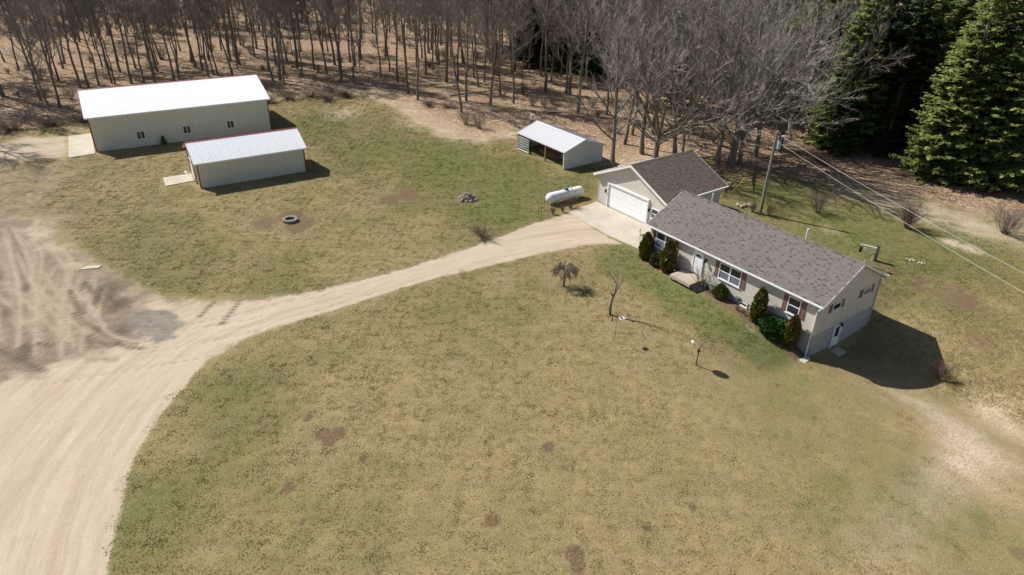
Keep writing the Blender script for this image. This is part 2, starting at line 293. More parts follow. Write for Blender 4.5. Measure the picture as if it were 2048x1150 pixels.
YB=[(-28.76,41.91,22.5,0.9),(-28.71,40.5,20.0,0.8),(-34.72,42.03,11.0,0.9),(-26.52,36.15,15.0,0.8),(-25.0,36.94,20.0,0.7),(-29.68,34.08,17.0,0.8),(-28.97,38.5,18.0,0.6),(-30.8,42.38,17.0,0.7),(-23.28,35.41,15.0,0.4),(-33.62,38.97,20.0,0.5),(-30.35,37.2,20.0,0.45),(-37.42,43.81,12.5,0.6),(-27.0,39.89,17.5,0.8),(-25.79,41.67,15.0,0.4),(-48.5,65.36,20.0,0.6),(-46.72,60.57,20.0,0.5),(-41.31,55.95,18.0,0.5),(-37.83,49.83,15.0,0.5),(-37.6,50.81,13.0,0.5),(-43.98,55.24,15.0,0.4)]
THIN=[(-92.53,69.88),(-55.53,72.24),(-54.51,74.11),(-46.75,69.39),(-40.47,56.02),(-35.04,48.14),(-32.1,45.69),(-38.12,48.01),(-68.62,48.44)]
LEAFEDGE=[(-106.53,72.54),(-59.55,76.62),(-57.8,79.36),(-56.48,84.26),(-55.0,85.53),(-58.98,97.06),(-35.02,97.55),(-31.08,98.76),(-26.26,102.85),(-21.55,101.67),(-16.28,96.2),(-11.06,87.56),(-6.66,80.79),(-1.84,81.95),(0.61,82.12),(4.35,83.66),(10.06,73.2),(12.47,70.52),(17.43,76.89),(23.07,74.0),(22.51,68.74),(26.34,71.83),(28.97,69.89),(32.43,67.8),(36.18,65.69),(38.62,64.43),(40.91,63.08),(43.57,60.07),(46.56,57.53),(53.29,46.85)]
GREEN=[(-24.49,84.28,90,0.7),(-15.27,74.81,110,0.7),(-6.92,70.17,110,0.85),(-1.48,67.36,100,0.9),(6.13,64.87,50,0.9),(-18.45,57.14,90,0.35),(-31.1,53.19,100,0.3),(-24.72,43.61,120,0.45),(-19.56,44.6,110,0.4),(9.45,49.23,40,0.9),(11.61,45.76,50,0.9),(13.94,42.77,50,0.9),(15.63,39.7,40,0.8),(-1.24,58.02,80,0.7),(30.12,56.19,130,0.8),(25.76,61.89,80,0.9),(38.12,54.45,100,0.7),(33.48,49.66,60,0.6),(-15.9,29.96,80,0.5),(-15.45,22.63,110,0.55),(-13.65,26.02,120,0.45),(-9.91,20.48,160,0.4),(2.08,44.72,60,0.3),(17.64,37.11,50,0.4),(17.26,29.45,90,0.3),(-4.07,38.22,120,0.25),(15.86,23.58,100,0.25),(19.59,20.8,120,0.35),(-10.03,35.08,110,0.25),(21.72,22.07,60,0.4),(-9.79,60.01,60,0.4),(8.06,69.46,60,0.9),(20.35,53.45,60,0.8)]
BARE=[(-9.79,27.33,16,1),(-9.01,27.36,18,0.9),(-9.29,26.89,16,0.9),(-10.43,23.54,15,0.9),(-0.68,21.82,16,0.9),(2.05,26.65,13,0.9),(2.94,20.0,20,0.9),(3.0,19.36,18,0.8),(-11.7,60.16,26,0.8),(-10.2,61.27,28,0.8),(-21.57,54.19,40,0.6),(-18.42,53.81,36,0.7),(-19.84,55.7,26,0.9),(6.32,21.57,12,0.8),(-7.34,25.58,10,0.8),(8.62,22.8,11,0.7),(-1.24,26.86,9,0.7),(-9.22,21.52,8,0.8),(-10.93,28.62,12,0.7),(-15.26,26.9,8,0.7),(-6.88,31.15,8,0.5),(-1.96,30.4,10,0.5),(-6.27,20.3,12,0.6),(31.7,46.03,50,0.5),(33.53,43.84,60,0.55),(30.12,47.65,30,0.5),(31.86,38.94,50,0.45),(16.2,33.28,9,0.7),(3.54,44.01,22,0.5),(6.74,39.75,14,0.5),(11.56,34.53,10,0.5),(22.64,20.51,30,0.45),(-4.18,60.94,24,0.6)]
PALE=[(23.86,33.88,26,0.3),(24.44,33.18,30,0.4),(25.01,32.5,34,0.5),(25.39,31.33,40,0.6),(25.65,30.07,44,0.7),(25.36,28.52,46,0.8),(23.75,26.78,40,0.65),(22.08,25.3,40,0.45),(29.11,32.19,40,0.5),(29.07,30.74,36,0.5),(23.94,25.62,60,0.35),(26.38,27.37,50,0.35),(20.16,23.9,60,0.25),(17.89,21.85,70,0.25),(15.79,20.31,70,0.2),(37.51,52.95,14,0.8),(38.26,52.02,14,0.8),(38.77,51.11,10,0.5),(-52.87,82.27,25,0.5),(-18.6,97.43,25,0.5),(-11.71,87.51,40,0.6),(-8.04,82.8,30,0.8),(-4.21,80.34,30,0.6),(27.83,54.95,20,0.3),(-22.72,90.37,40,0.4),(-0.91,44.6,40,0.2),(16.13,38.98,8,0.5),(33.56,64.3,40,0.45),(36.37,61.81,45,0.55),(39.01,59.47,50,0.6),(41.62,56.73,50,0.6),(43.94,54.7,50,0.5)]
WIRE_A= (29.7, 25.97, 7.4)
WIRE_B= (29.1, 24.85, 6.75)

LEAFPOLY=LEAFEDGE+[(600,60),(900,1500),(-900,1500),(-700,60)]
def axis(lo,hi,step,far):
    a=[lo]; s=step
    while a[-1]>-far: s*=1.16; a.append(a[-1]-s)
    b=list(np.arange(lo+step,hi,step)); s=step; c=[hi]
    while c[-1]<far: s*=1.16; c.append(c[-1]+s)
    return np.array(a[::-1]+b+c)
xs=axis(-60,52,.2,1600); ys=axis(10,98,.2,1600)
X,Y=np.meshgrid(xs,ys); nx,ny=len(xs),len(ys); X=X.ravel(); Y=Y.ravel()
n1=fbm(X,Y,.35,1); n2=fbm(X,Y,1.3,5); n3=fbm(X,Y,.12,9); n4=fbm(X,Y,3.,13,2)
rag=(n1-.5)*1.2+(n2-.5)*.8+(n4-.5)*.5
sdS=np.maximum(sdf(X,Y,SAND),sdf(X,Y,SANDB)); dE,arc=seg_dist(X,Y,EDGE)
left=sstep(-12,-22,X)*sstep(30,40,Y)
sand=sstep(-.35-1.3*left,.35+1.3*left,sdS+rag*(.35+1.3*left))
brown=sstep(-1.,1.5,.8+sdf(X,Y,BROWN)+(n1-.5)*5+(n2-.5)*3)
thin=sstep(-2,3,sdf(X,Y,THIN)+(n1-.5)*6+(n2-.5)*3)*(.35+.65*sstep(.35,.6,n2))
sdL=sdf(X,Y,LEAFPOLY); leaf=sstep(-2.2,1.6,sdL+(n1-.5)*6+(n2-.5)*4)
paleedge=np.exp(-((sdL-.2)/2.6)**2)*sstep(-45,-25,X)*sstep(26,8,X)
def blobs(L_,k=1.25):
    o=np.zeros(X.shape)
    for bx,by,rp,wt in L_:
        r=rp*math.sqrt(bx*bx+by*by+600)/1361*k
        m=(abs(X-bx)<3.2*r)&(abs(Y-by)<4.4*r)
        q=((X[m]-bx)**2+((Y[m]-by)/1.35)**2 - 0)/r**2 if False else ((X[m]-bx)**2+((Y[m]-by)/1.35)**2)/r**2
        o[m]=np.maximum(o[m],wt*np.exp(-q))
    return o
green=blobs([(a,b,c,min(1,d*(1.25 if b>48 else 1.))) for a,b,c,d in GREEN],1.25); green=np.clip(green+(n3-.5)*.7+(n1-.5)*.55,0,1)
bare=blobs(BARE,1.); bare=sstep(.28,.5,bare*(.55+.9*n2)+ (n4-.5)*.25*(bare>.1))*np.clip(bare*1.3,0,1)
pale=blobs(PALE,1.15)*(.6+1.1*n2); pale=np.clip(np.maximum(pale,.75*paleedge*(n2>.35)),0,1)
# mulch strip in front of the house
s_,t_=house_st(X,Y)
mul_=sstep(-1.55,-1.25,t_+(n2-.5)*.5)*sstep(.3,-.1,t_-.0)*sstep(-.3,.3,s_)*sstep(14.9,14.5,s_)
bare=np.maximum(bare,mul_*.75); green=np.clip(green+.75*np.exp(-((t_+3.0)/1.9)**2)*sstep(-1,2,s_)*sstep(17.5,14.5,s_)*(.5+n2),0,1)*(1-mul_)
# wheel tracks in the yard
rg=random.Random(4); tl=np.zeros(X.shape); tr=np.zeros(X.shape); rut=np.zeros(X.shape)
yard=(X<-8)&(Y>24)&(Y<75)&(sdS>-2.5)
xa,ya=X[yard],Y[yard]; TL=np.zeros(xa.shape); TR=np.zeros(xa.shape); RUT=np.zeros(xa.shape)
def track(pts,w_,light,dark=0.,pair=1.7):
    P=[]
    for i in range(len(pts)-1):          # smooth subdivision
        for k in range(5):
            t=k/5; p0=pts[max(i-1,0)];p1=pts[i];p2=pts[i+1];p3=pts[min(i+2,len(pts)-1)]
            P.append(tuple(.5*(2*b+(c-a)*t+(2*a-5*b+4*c-d)*t*t+(-a+3*b-3*c+d)*t**3) for a,b,c,d in zip(p0,p1,p2,p3)))
    P.append(pts[-1])
    d,ar=seg_dist(xa,ya,P); e=abs(d-pair/2) if pair else d
    m=np.exp(-(e/w_)**2)*sstep(0,2,ar)
    if light: TL[:]=np.maximum(TL,m*light*(.85+.5*vnoise(xa*1.5,ya*1.5,77)))
    if dark:
        TR[:]=np.maximum(TR,m*dark*(.5+.5*np.sign(np.sin(ar*2*math.pi/.32+ (d-pair/2)*6)))*sstep(.35,.6,vnoise(ar*.35,ar*0,int(abs(pts[0][0]*7)))))
    RUT[:]=np.maximum(RUT,m)
for P_ in TRK:
    track(P_,rg.uniform(.10,.17),rg.uniform(.6,.95),0,0)
    if rg.random()<.75: dx_=rg.uniform(-1.9,1.9); track([(x+dx_,y+rg.uniform(-.3,.3)) for x,y in P_],rg.uniform(.07,.13),rg.uniform(.35,.8),0,0)
    dx_=rg.uniform(-.6,.6); track([(x+dx_,y) for x,y in P_],rg.uniform(.06,.1),rg.uniform(.3,.7),0,0)
for P_ in DRK:
    d_,a_=seg_dist(xa,ya,P_); m_=(.45 if P_[0][0]>-18 else .9)*np.exp(-(d_/.24)**2)*(.45+.55*(np.sin(a_*2*math.pi/.42)>-.1)); TR[:]=np.maximum(TR,m_)
for k in range(6):
    x0=rg.uniform(-24,-17); y0=rg.uniform(35,40); track([(x0-9,y0-3.5+rg.uniform(-1,1)),(x0,y0-1),(x0+6,y0+2.2),(x0+10,y0+6)],.12,0,.45,1.7)
tl[yard]=TL; tr[yard]=TR; rut[yard]=RUT
mud=sstep(-.25,.35,sdf(X,Y,MUD)+(n2-.5)*1.1+(n4-.5)*.5); yb=np.clip(blobs(YB,1.25)*(.4+1.1*n2)+(n4-.5)*.25,0,1)
Z=height(X,Y)+(n3-.5)*.5*sstep(60,130,Y)+ (n2-.5)*.035*(1-sand)+ (n4-.5)*.03 -rut*.03*sand
flat=sstep(.5,0.,np.maximum(np.maximum(-s_,s_-14.8),np.maximum(-t_,t_-7.04)))
Z=Z-.15*flat
# level ground beneath the concrete slabs and the barns
for cx,cy,r in ((9.5,57,7.),(-37,80,14.),(-27,68,8.),(5,74,7.)):
    Z=Z-.035*sstep(r+2,r,np.hypot(X-cx,Y-cy))
me=bpy.data.meshes.new('terrain')
idx=np.arange(nx*ny).reshape(ny,nx)
quads=np.stack([idx[:-1,:-1],idx[:-1,1:],idx[1:,1:],idx[1:,:-1]],-1).reshape(-1,4)
def grid_obj(name,fsel,label=None):
    q=quads[fsel]; used,inv=np.unique(q,return_inverse=True); inv=inv.reshape(q.shape)
    me=bpy.data.meshes.new(name); n=len(used); m=len(q)
    me.vertices.add(n); me.vertices.foreach_set('co',np.stack([X[used],Y[used],Z[used]],-1).astype(np.float32).ravel())
    me.loops.add(m*4); me.loops.foreach_set('vertex_index',inv.astype(np.int32).ravel())
    me.polygons.add(m); me.polygons.foreach_set('loop_start',np.arange(0,m*4,4,dtype=np.int32)); me.polygons.foreach_set('loop_total',np.full(m,4,np.int32))
    me.polygons.foreach_set('use_smooth',np.ones(m,bool))
    for an,(a,b,c) in dict(mask_a=(sand,brown,leaf),mask_b=(green,bare,pale),mask_c=(tl,tr,mud),mask_d=(thin,yb,np.clip(dE/20,0,1)),flow=(dE,arc,X*0)).items():
        at=me.attributes.new(an,'FLOAT_COLOR','POINT'); arr=np.stack([a[used],b[used],c[used],np.ones(n)],-1).astype(np.float32); at.data.foreach_set('color',arr.ravel())
    me.update(calc_edges=True); me.validate(); me.materials.append(GROUND)
    o=bpy.data.objects.new(name,me); COL.objects.link(o); o['kind']='structure'
    if label: o['label']=label
    return o
def ground_mat():
    b=NB('ground_surface',.95,0,.12); g=b.pos()
    A=b.sep(b.attr('mask_a').outputs['Color']); B=b.sep(b.attr('mask_b').outputs['Color']); C=b.sep(b.attr('mask_c').outputs['Color']); D=b.sep(b.attr('mask_d').outputs['Color'])
    fl=b.attr('flow').outputs['Vector']
    f1=b.noise(9,3,.65,g); f2=b.noise(24,2,.6,g); f3=b.noise(1.6,5,.65,g); f4=b.noise(.45,5,.6,g); fs=b.noise(17,4,.75,g); f5=b.noise(5.5,4,.7,g)
    # turf
    dry=b.mix(b.rng(f3,.35,.65),(.22,.17,.082),(.35,.27,.135))
    olive=b.mix(b.rng(f3,.35,.65),(.14,.128,.047),(.215,.188,.075))
    grn=b.mix(b.rng(f3,.35,.65),(.10,.118,.034),(.15,.17,.05))
    gm=b.math('ADD',B[0],b.math('MULTIPLY',b.math('SUBTRACT',f3,.5),1.5)); gm=b.math('ADD',gm,b.math('MULTIPLY',b.math('SUBTRACT',f4,.5),.8)); gm=b.math('ADD',gm,b.math('MULTIPLY',b.math('SUBTRACT',f1,.5),.9))
    turf=b.mix(b.rng(gm,.05,.45),dry,olive); turf=b.mix(b.rng(gm,.4,.95),turf,grn)
    turf=b.mix(b.rng(f4,.45,.7,0,.35),turf,(.22,.17,.095))
    turf=b.mix(b.rng(fs,.34,.52,.3,0),turf,(.11,.095,.042)); turf=b.mix(b.rng(f5,.3,.48,.22,0),turf,(.12,.105,.045)); turf=b.mix(b.rng(f2,.54,.70,0,.55),turf,(.48,.39,.23))
    th=b.mix(b.rng(f3,.35,.6),(.15,.12,.078),(.29,.225,.15)); th=b.mix(b.rng(D[1],.15,.7,0,.7),th,(.10,.082,.062)); th=b.mix(b.math('MULTIPLY',C[0],.6,clamp=True),th,(.40,.30,.21)); turf=b.mix(b.math('MULTIPLY',D[0],b.rng(f4,.3,.6,.8,1.),clamp=True),turf,th)
    # bare soil spots and mulch
    soil=b.mix(b.rng(f1,.35,.65),(.10,.065,.038),(.21,.145,.085))
    turf=b.mix(b.rng(b.math('MULTIPLY',B[1],b.rng(f5,.35,.6,.5,1.5)),.1,.75),turf,soil)
    pl=b.mix(b.rng(f1,.35,.65),(.38,.29,.2),(.56,.46,.34))
    turf=b.mix(b.rng(b.math('MULTIPLY',B[2],b.rng(f1,.3,.6,.5,1.3)),.1,.9),turf,pl)
    # leaf litter
    vc=b.voro(7.5,g); vb=b.sep(vc); wv=b.noise(1.4,4,.65,g)
    lc=b.mix(vb[0],(.17,.11,.065),(.43,.295,.18)); lc=b.mix(b.rng(vb[1],.72,.93),lc,(.62,.49,.35)); lc=b.mix(b.rng(vb[2],.0,.28,.85,0),lc,(.045,.032,.025))
    lc=b.mix(b.rng(wv,.35,.55,.5,0),lc,(.13,.085,.06)); lc=b.mix(b.rng(f4,.52,.72,0,.35),lc,(.17,.085,.05))
    lc=b.mix(b.math('MULTIPLY',B[2],.5),lc,(.55,.43,.3))
    lf=b.rng(b.math('ADD',A[2],b.math('MULTIPLY',b.math('SUBTRACT',f1,.5),.8)),.3,.7)
    base=b.mix(lf,turf,lc)
    # sand and gravel
    st=b.noise(2.2,5,.65,b.scalev(fl,(1,.10,1))); st2=b.noise(8,3,.6,b.scalev(fl,(1,.07,1))); sg=b.noise(30,2,.6,g)
    sa=b.mix(b.rng(b.mix(b.rng(A[1],0,.5),st,f3),.27,.73),(.41,.33,.24),(.545,.455,.35)); sa=b.mix(b.rng(b.mix(b.rng(A[1],0,.5),st2,f5),.5,.75,0,.45),sa,(.36,.27,.18)); sw=b.noise(.75,3,.55,b.scalev(fl,(1,.035,1))); sa=b.mix(b.math('MULTIPLY',b.rng(sw,.5,.66,0,.55),b.rng(f5,.3,.55,.4,1.)),sa,(.33,.245,.165)); sa=b.mix(b.rng(f5,.52,.72,0,.35),sa,(.33,.25,.17)); sa=b.mix(b.rng(f1,.58,.70,0,.35),sa,(.25,.19,.135))
    sa=b.mix(b.rng(f3,.5,.75,0,.4),sa,(.42,.32,.215)); sa=b.mix(b.rng(sg,.3,.45,.45,0),sa,(.22,.17,.12)); sa=b.mix(b.rng(sg,.6,.75,0,.5),sa,(.72,.65,.55))
    sa=b.mix(b.rng(b.math('MULTIPLY',D[2],b.rng(f4,.3,.6,.3,1.2)),.35,.9,0,.45),sa,(.36,.29,.21))
    br=b.mix(b.rng(f3,.3,.62),(.185,.14,.098),(.275,.21,.148)); br=b.mix(b.rng(f1,.35,.5,.5,0),br,(.07,.055,.045))
    bm=b.math('MULTIPLY',A[1],b.rng(f4,.25,.5,.78,1.1),clamp=True)
    sa=b.mix(bm,sa,br)
    sa=b.mix(b.rng(b.math('MULTIPLY',D[1],b.rng(f5,.3,.6,.5,1.3)),.15,.7,0,.85),sa,(.115,.088,.064)); lt=b.mix(b.rng(f1,.3,.6),(.345,.27,.19),(.43,.345,.25)); sa=b.mix(b.math('MULTIPLY',C[0],b.rng(f5,.25,.5,.55,.95),clamp=True),sa,lt)
    sa=b.mix(b.rng(C[1],.1,.8,0,.75),sa,(.10,.075,.055))
    mu=b.mix(b.rng(b.noise(1.6,4,.65,b.scalev(g,(1,2,1)),dist=.6),.4,.6),(.17,.148,.128),(.25,.215,.18)); sa=b.mix(b.math('MULTIPLY',C[2],.9),sa,mu)
    sf=b.rng(b.math('ADD',A[0],b.math('ADD',b.math('MULTIPLY',b.math('SUBTRACT',f1,.5),.7),b.math('MULTIPLY',b.math('SUBTRACT',f5,.5),1.0))),.3,.7)
    base=b.mix(sf,base,sa)
    b.color(base)
    h=b.math('ADD',b.math('MULTIPLY',f1,.6),b.math('MULTIPLY',f2,.5)); h=b.math('MULTIPLY',h,b.rng(sf,0,1,1,.35)); h=b.math('ADD',h,b.math('MULTIPLY',vb[1],b.math('MULTIPLY',lf,.7)))
    b.bump(h,.75,.07)
    return b.m
GROUND=ground_mat()
fs_=(sand[quads].mean(1)>.5)
grid_obj('driveway',fs_,'sandy gravel driveway and churned yard'); grid_obj('ground',~fs_,'dry patchy lawn and leaf-littered forest floor')
# ================================================================== buildings
def xy(rootloc,rz,x,y):
    c,s=math.cos(rz),math.sin(rz); return rootloc[0]+c*x-s*y, rootloc[1]+s*x+c*y
def window(parent,name,x,z0,z1,wd,plane,double=1,tr=M['white_trim'],slider=False,dark=False,sash=True):
    """window on a wall; plane(u,v,d)->local point, u along wall, v up, d outward"""
    def bx(mb,u0,u1,v0,v1,d0,d1): mb.hexa([plane(u0,v0,d0),plane(u1,v0,d0),plane(u1,v0,d1),plane(u0,v0,d1),plane(u0,v1,d0),plane(u1,v1,d0),plane(u1,v1,d1),plane(u0,v1,d1)])
    u0,u1=x-wd/2,x+wd/2; f=MB(); t=.07
    bx(f,u0,u1,z0,z0+t,.0,.07); bx(f,u0,u1,z1-t,z1,.0,.07); bx(f,u0,u0+t,z0+t,z1-t,.0,.07); bx(f,u1-t,u1,z0+t,z1-t,.0,.07)
    bx(f,u0-.04,u1+.04,z0-.035,z0-.002,.0,.10)
    if double==2: bx(f,x-.07,x+.07,z0+t,z1-t,0,.068)
    o=f.build(name,[tr],parent)
    segs=[(u0+t,u1-t)] if double==1 else [(u0+t,x-.07),(x+.07,u1-t)]
    for a,b in segs:
        zm=(z0+z1)/2
        if slider:
            m=(a+b)/2; q=MB(); bx(q,m-.03,m+.03,z0+t,z1-t,.0,.055); q.build('sash_bar',[tr],o)
            for c,d in ((a,m-.03),(m+.03,b)): g=MB(); bx(g,c,d,z0+t,z1-t,.0,.03); g.build('pane',[M['glass']],o)
        else:
            if sash: q=MB(); bx(q,a,b,zm-.025,zm+.025,.0,.06); q.build('sash_bar',[tr],o)
            else: zm=z1-t+.025
            g=MB(); bx(g,a,b,z0+t,zm-.025,.0,.035); g.build('pane',[M['blind'] if sash and not dark else M['glass']],o)
            if sash: g=MB(); bx(g,a,b,zm+.025,z1-t,.0,.03); g.build('pane',[M['glass']],o)
    return o
def shutter(parent,u0,u1,v0,v1,plane):
    mb=MB()
    def bx(a,b,c,d,e,f): mb.hexa([plane(a,c,e),plane(b,c,e),plane(b,c,f),plane(a,c,f),plane(a,d,e),plane(b,d,e),plane(b,d,f),plane(a,d,f)])
    t=.05; vm=v0+(v1-v0)*.45
    bx(u0,u1,v0,v1,.0,.03)
    for a,b in ((v0,v0+t),(vm-t/2,vm+t/2),(v1-t,v1)): bx(u0+t,u1-t,a,b,.031,.05)
    bx(u0,u0+t,v0,v1,.031,.05); bx(u1-t,u1,v0,v1,.031,.05)
    for a,b in ((v0+.1,vm-.07),(vm+.07,v1-.1)): bx(u0+.09,u1-.09,a,b,.031,.042)
    return mb.build('shutter',[M['shutter']],parent)
def lap(mb,plane,u0,u1,v0,v1,clip=None,ex=.11):
    n=int(math.ceil((v1-v0)/ex))
    for i in range(n):
        a=v0+i*ex; b=min(a+ex,v1); ua,ub,uc,ud=u0,u1,u0,u1
        if clip: ua,ub=clip(a); uc,ud=clip(b)
        if ub-ua<.02: continue
        mb.add([plane(ua,a,.011),plane(ub,a,.011),plane(ud,b,.004),plane(uc,b,.004),plane(ua,a,0),plane(ub,a,0)],[(0,1,2,3),(4,5,1,0)])
def lantern(parent,plane,u,v,s=1.):
    mb=MB(); P=lambda a,b,c:Vector(plane(u+a*s,v+b*s,c*s))
    mb.tube([P(0,0,.01),P(0,0,.03)],.06*s,8); mb.tube([P(0,0,.03),P(0,.10,.10),P(0,.08,.16)],.012*s,5)
    mb.tube([P(0,.08,.16),P(0,.03,.16),P(0,-.16,.16),P(0,-.2,.16)],[.03*s,.085*s,.06*s,.02*s],6)
    return mb.build('wall_lantern',[M['black']],parent)

# ------------------------------------------------------------------ house
L_,W_=14.79,7.04
HR=HYAW-math.pi
HO=(HX+L_*math.cos(HYAW),HY+L_*math.sin(HYAW),0.)
house=empty('house',HO,HR,'single-storey cream ranch house with long grey shingle roof and mauve shutters','house')
ZS=.345     # bottom of siding
RISE=(4.79-2.75)/(W_/2+.37); OV=.30; ZE=2.75+RISE*.07
front=lambda u,v,d:(u,-d,v)
right=lambda u,v,d:(L_+d,u,v)
left_=lambda u,v,d:(-d,W_-u,v)
back=lambda u,v,d:(L_-u,W_+d,v)
zt=lambda y: ZE+RISE*(OV+min(y,W_-y))-.16
# inner shell
mb=MB(); mb.box(.01,L_-.01,.01,W_-.01,-2.3,ZE-.02)
y1=W_/2
mb.add([(.01,.01,ZE-.02),(.01,W_-.01,ZE-.02),(.01,y1,zt(y1)-.03),(L_-.01,.01,ZE-.02),(L_-.01,W_-.01,ZE-.02),(L_-.01,y1,zt(y1)-.03)],[(0,2,1),(3,4,5),(0,3,5,2),(2,5,4,1)])
mb.build('wall',[M['siding']],house)
mb=MB(); lap(mb,front,.02,L_-.02,ZS,2.66); lap(mb,back,.02,L_-.02,ZS,2.66)
def gclip(v):
    if v<=ZE-.02: return 0.02,W_-.02
    d=(v-(ZE-.02))/((zt(y1)-ZE)/(W_/2)); return min(d,W_/2),max(W_-d,W_/2)
lap(mb,right,0,W_,ZS,zt(y1),gclip); lap(mb,left_,0,W_,ZS,zt(y1),gclip)
mb.build('siding',[M['siding']],house)
for x,y in ((0,0),(L_,0),(0,W_),(L_,W_)):
    mb=MB(); sx=1 if x>0 else -1; sy=1 if y>0 else -1
    mb.box(x-.09 if sx>0 else x-.028,x+.028 if sx>0 else x+.09,y-.09 if sy>0 else y-.028,y+.028 if sy>0 else y+.09,ZS-.02,2.62)
    mb.build('corner_trim',[M['siding']],house)
# block foundation, each block its own piece
fd=MB(); fd.box(-.002,L_+.002,-.002,W_+.002,-2.4,ZS-.03); fdo=fd.build('foundation',[M['mortar']],house)
def blk(l): m=MB(); m.box(-l/2+.005,l/2-.005,0,.012,.005,.187); return m.mesh('block',M['block'])
BLK=blk(.4); cnt=0; rg=random.Random(3); rest=MB()
for wall in ('f','r'):
    Lw=L_ if wall=='f' else W_
    for row in range(12):
        z=ZS-.03-.195*(row+1); off=.2*(row%2)
        for i in range(int(Lw/.4)+1):
            u=off+i*.4
            if u<.21 or u>Lw-.2: continue
            x,y=(u,-.002) if wall=='f' else (L_+.002,u)
            wx,wy=xy(HO,HR,x,y); gz=H(wx,wy)
            if z+.19<gz-.02: continue
            if wall=='f' and (u<4.9 ): continue
            if wall=='f' and 8.9<u<9.75 and row<2: continue
            if wall=='r' and 2.25<u<3.6 and row>1: continue
            cnt+=1; put('block',BLK,fdo,(x,y-rg.uniform(.0,.003),z) if wall=='f' else (x+rg.uniform(0,.003),y,z),rot=(0,0,math.pi) if wall=='f' else (0,0,-math.pi/2))
mb=MB(); mb.box(.0,L_,-.05,-.0,ZS-.03,ZS+.0); mb.box(L_,L_+.03,0,W_,ZS-.03,ZS); mb.build('sill_board',[M['grey_metal']],house)
# roof
NRM=Vector((0,-RISE,1)).normalized(); NRB=Vector((0,RISE,1)).normalized()
def rp(x,y): return (x,y,ZE+RISE*(OV+min(y,W_-y)))
mb=MB()
mb.slab([rp(-OV,-OV),rp(L_+OV,-OV),rp(L_+OV,y1),rp(-OV,y1)],.03,NRM); mb.slab([rp(-OV,y1+.001),rp(L_+OV,y1+.001),rp(L_+OV,W_+OV),rp(-OV,W_+OV)],.03,NRB)
roof=mb.build('roof',[M['shin'][1]],house)
def shingle_mesh(wd,mat,ex=.143):
    m=MB(); m.slab([(0.003,0,0),(wd-.003,0,0),(wd-.003,ex+.01,-.006),(0.003,ex+.01,-.006)],.009,(0,0,1)); return m.mesh('shingle',mat)
def shingle_field(roof,mats,x0,x1,p0,slope_len,rot,rg,nparts,prio,ex=.143,tw=.33,darkp=.2):
    """courses run along local x of the slope; p0 origin, rot euler of the slope"""
    rows=int(slope_len/ex); tabs=[]
    for r in range(rows+1):
        if r*ex>slope_len-.05: break
        x=x0-rg.uniform(0,tw)
        while x<x1:
            k3=((x/.85+r*.43+.3*rg.random())%1.)<darkp*1.15 and rg.random()<.85; wd=tw*(rg.choice((.4,.5,.65)) if k3 else rg.choice((.5,.8,1.))); a=max(x,x0); b=min(x+wd,x1)
            if b-a>.05:
                q=rg.random(); k=3 if k3 else (0 if q<.5 else (1 if q<.75 else 2)); tabs.append((a,b,r*ex,k,rg.uniform(0,.010) if k!=3 else rg.uniform(0,.003)))
            x+=wd
    Rm=Matrix.Translation(Vector(p0))@rot.to_matrix().to_4x4()
    tabs.sort(key=lambda t:prio(t)); cache={}
    for t in tabs[:nparts]:
        wkey=round((t[1]-t[0])/.02)*.02; key=(wkey,t[3])
        if key not in cache: cache[key]=shingle_mesh(wkey,mats[t[3]],ex)
        o=bpy.data.objects.new('shingle',cache[key]); COL.objects.link(o); o.parent=roof
        o.matrix_local=Rm@Matrix.Translation((t[0],t[2],.012+t[4]))
    mb=MB()
    for t in tabs[nparts:]:
        mb.m=t[3]; z=.012+t[4]; a,b=t[0]+.003,t[1]-.003; y=t[2]
        vs=[(a,y,z-.009),(b,y,z-.009),(b,y,z),(a,y,z),(b,y+ex+.01,z-.006),(a,y+ex+.01,z-.006)]
        mb.add([tuple(Rm@Vector(v)) for v in vs],[(0,1,2,3),(3,2,4,5)])
    mb.build('shingles',mats,roof,kind='stuff')
from mathutils import Euler
SL=math.hypot(W_/2+OV,RISE*(W_/2+OV)); th=math.atan(RISE)
shingle_field(roof,M['shin'],-OV-.02,L_+OV+.02,rp(0,-OV),SL,Euler((th,0,0)),random.Random(8),300,lambda t:t[2]*.6-t[0]*1.0+0,darkp=.17)
shingle_field(roof,M['shin'],0,L_+2*OV,rp(L_+OV,W_+OV),SL,Euler((th,0,math.pi)),random.Random(9),0,lambda t:0)
capm=MB(); capm.slab([(0,-.14,.0),(.2,-.14,.0),(.2,0,.06),(0,0,.06)],.01,(0,0,1)); capm.slab([(0,0.,.06),(.2,0.,.06),(.2,.14,0),(0,.14,0)],.01,(0,0,1))
CAPS=[capm.mesh('ridge_cap',m) for m in (M['shin'][0],M['shin'][1],M['shin'][3])]
zr=rp(0,y1)[2]
for i in range(int((L_+2*OV)/.2)+1): put('ridge_cap',CAPS[rg.randrange(3)],roof,(-OV+i*.2-.01,y1,zr-.035+.004*(i%2)))
mb=MB()
mb.box(-OV-.02,L_+OV+.02,-OV-.075,-OV-.002,ZE-.11,ZE-.005); gut=mb.build('gutter',[M['white_paint']],roof)
mb=MB(); mb.box(-OV,L_+OV,W_+OV+.002,W_+OV+.12,ZE-.12,ZE-.005); mb.build('gutter',[M['white_paint']],roof)
def rake(x):
    mb=MB(); lo=.17
    for ya,yb in ((-OV,y1),(W_+OV,y1)):
        a=rp(x,ya); b=rp(x,yb); dx=.025 if x>0 else -.025
        p=[(a[0],a[1],a[2]-lo),(b[0],b[1],b[2]-lo),(b[0],b[1],b[2]+.012),(a[0],a[1],a[2]+.012)]
        mb.hexa(p+[(q[0]+dx,q[1],q[2]) for q in p])
    mb.build('rake_board',[M['white_paint']],roof)
rake(L_+OV+.002); rake(-OV-.002)
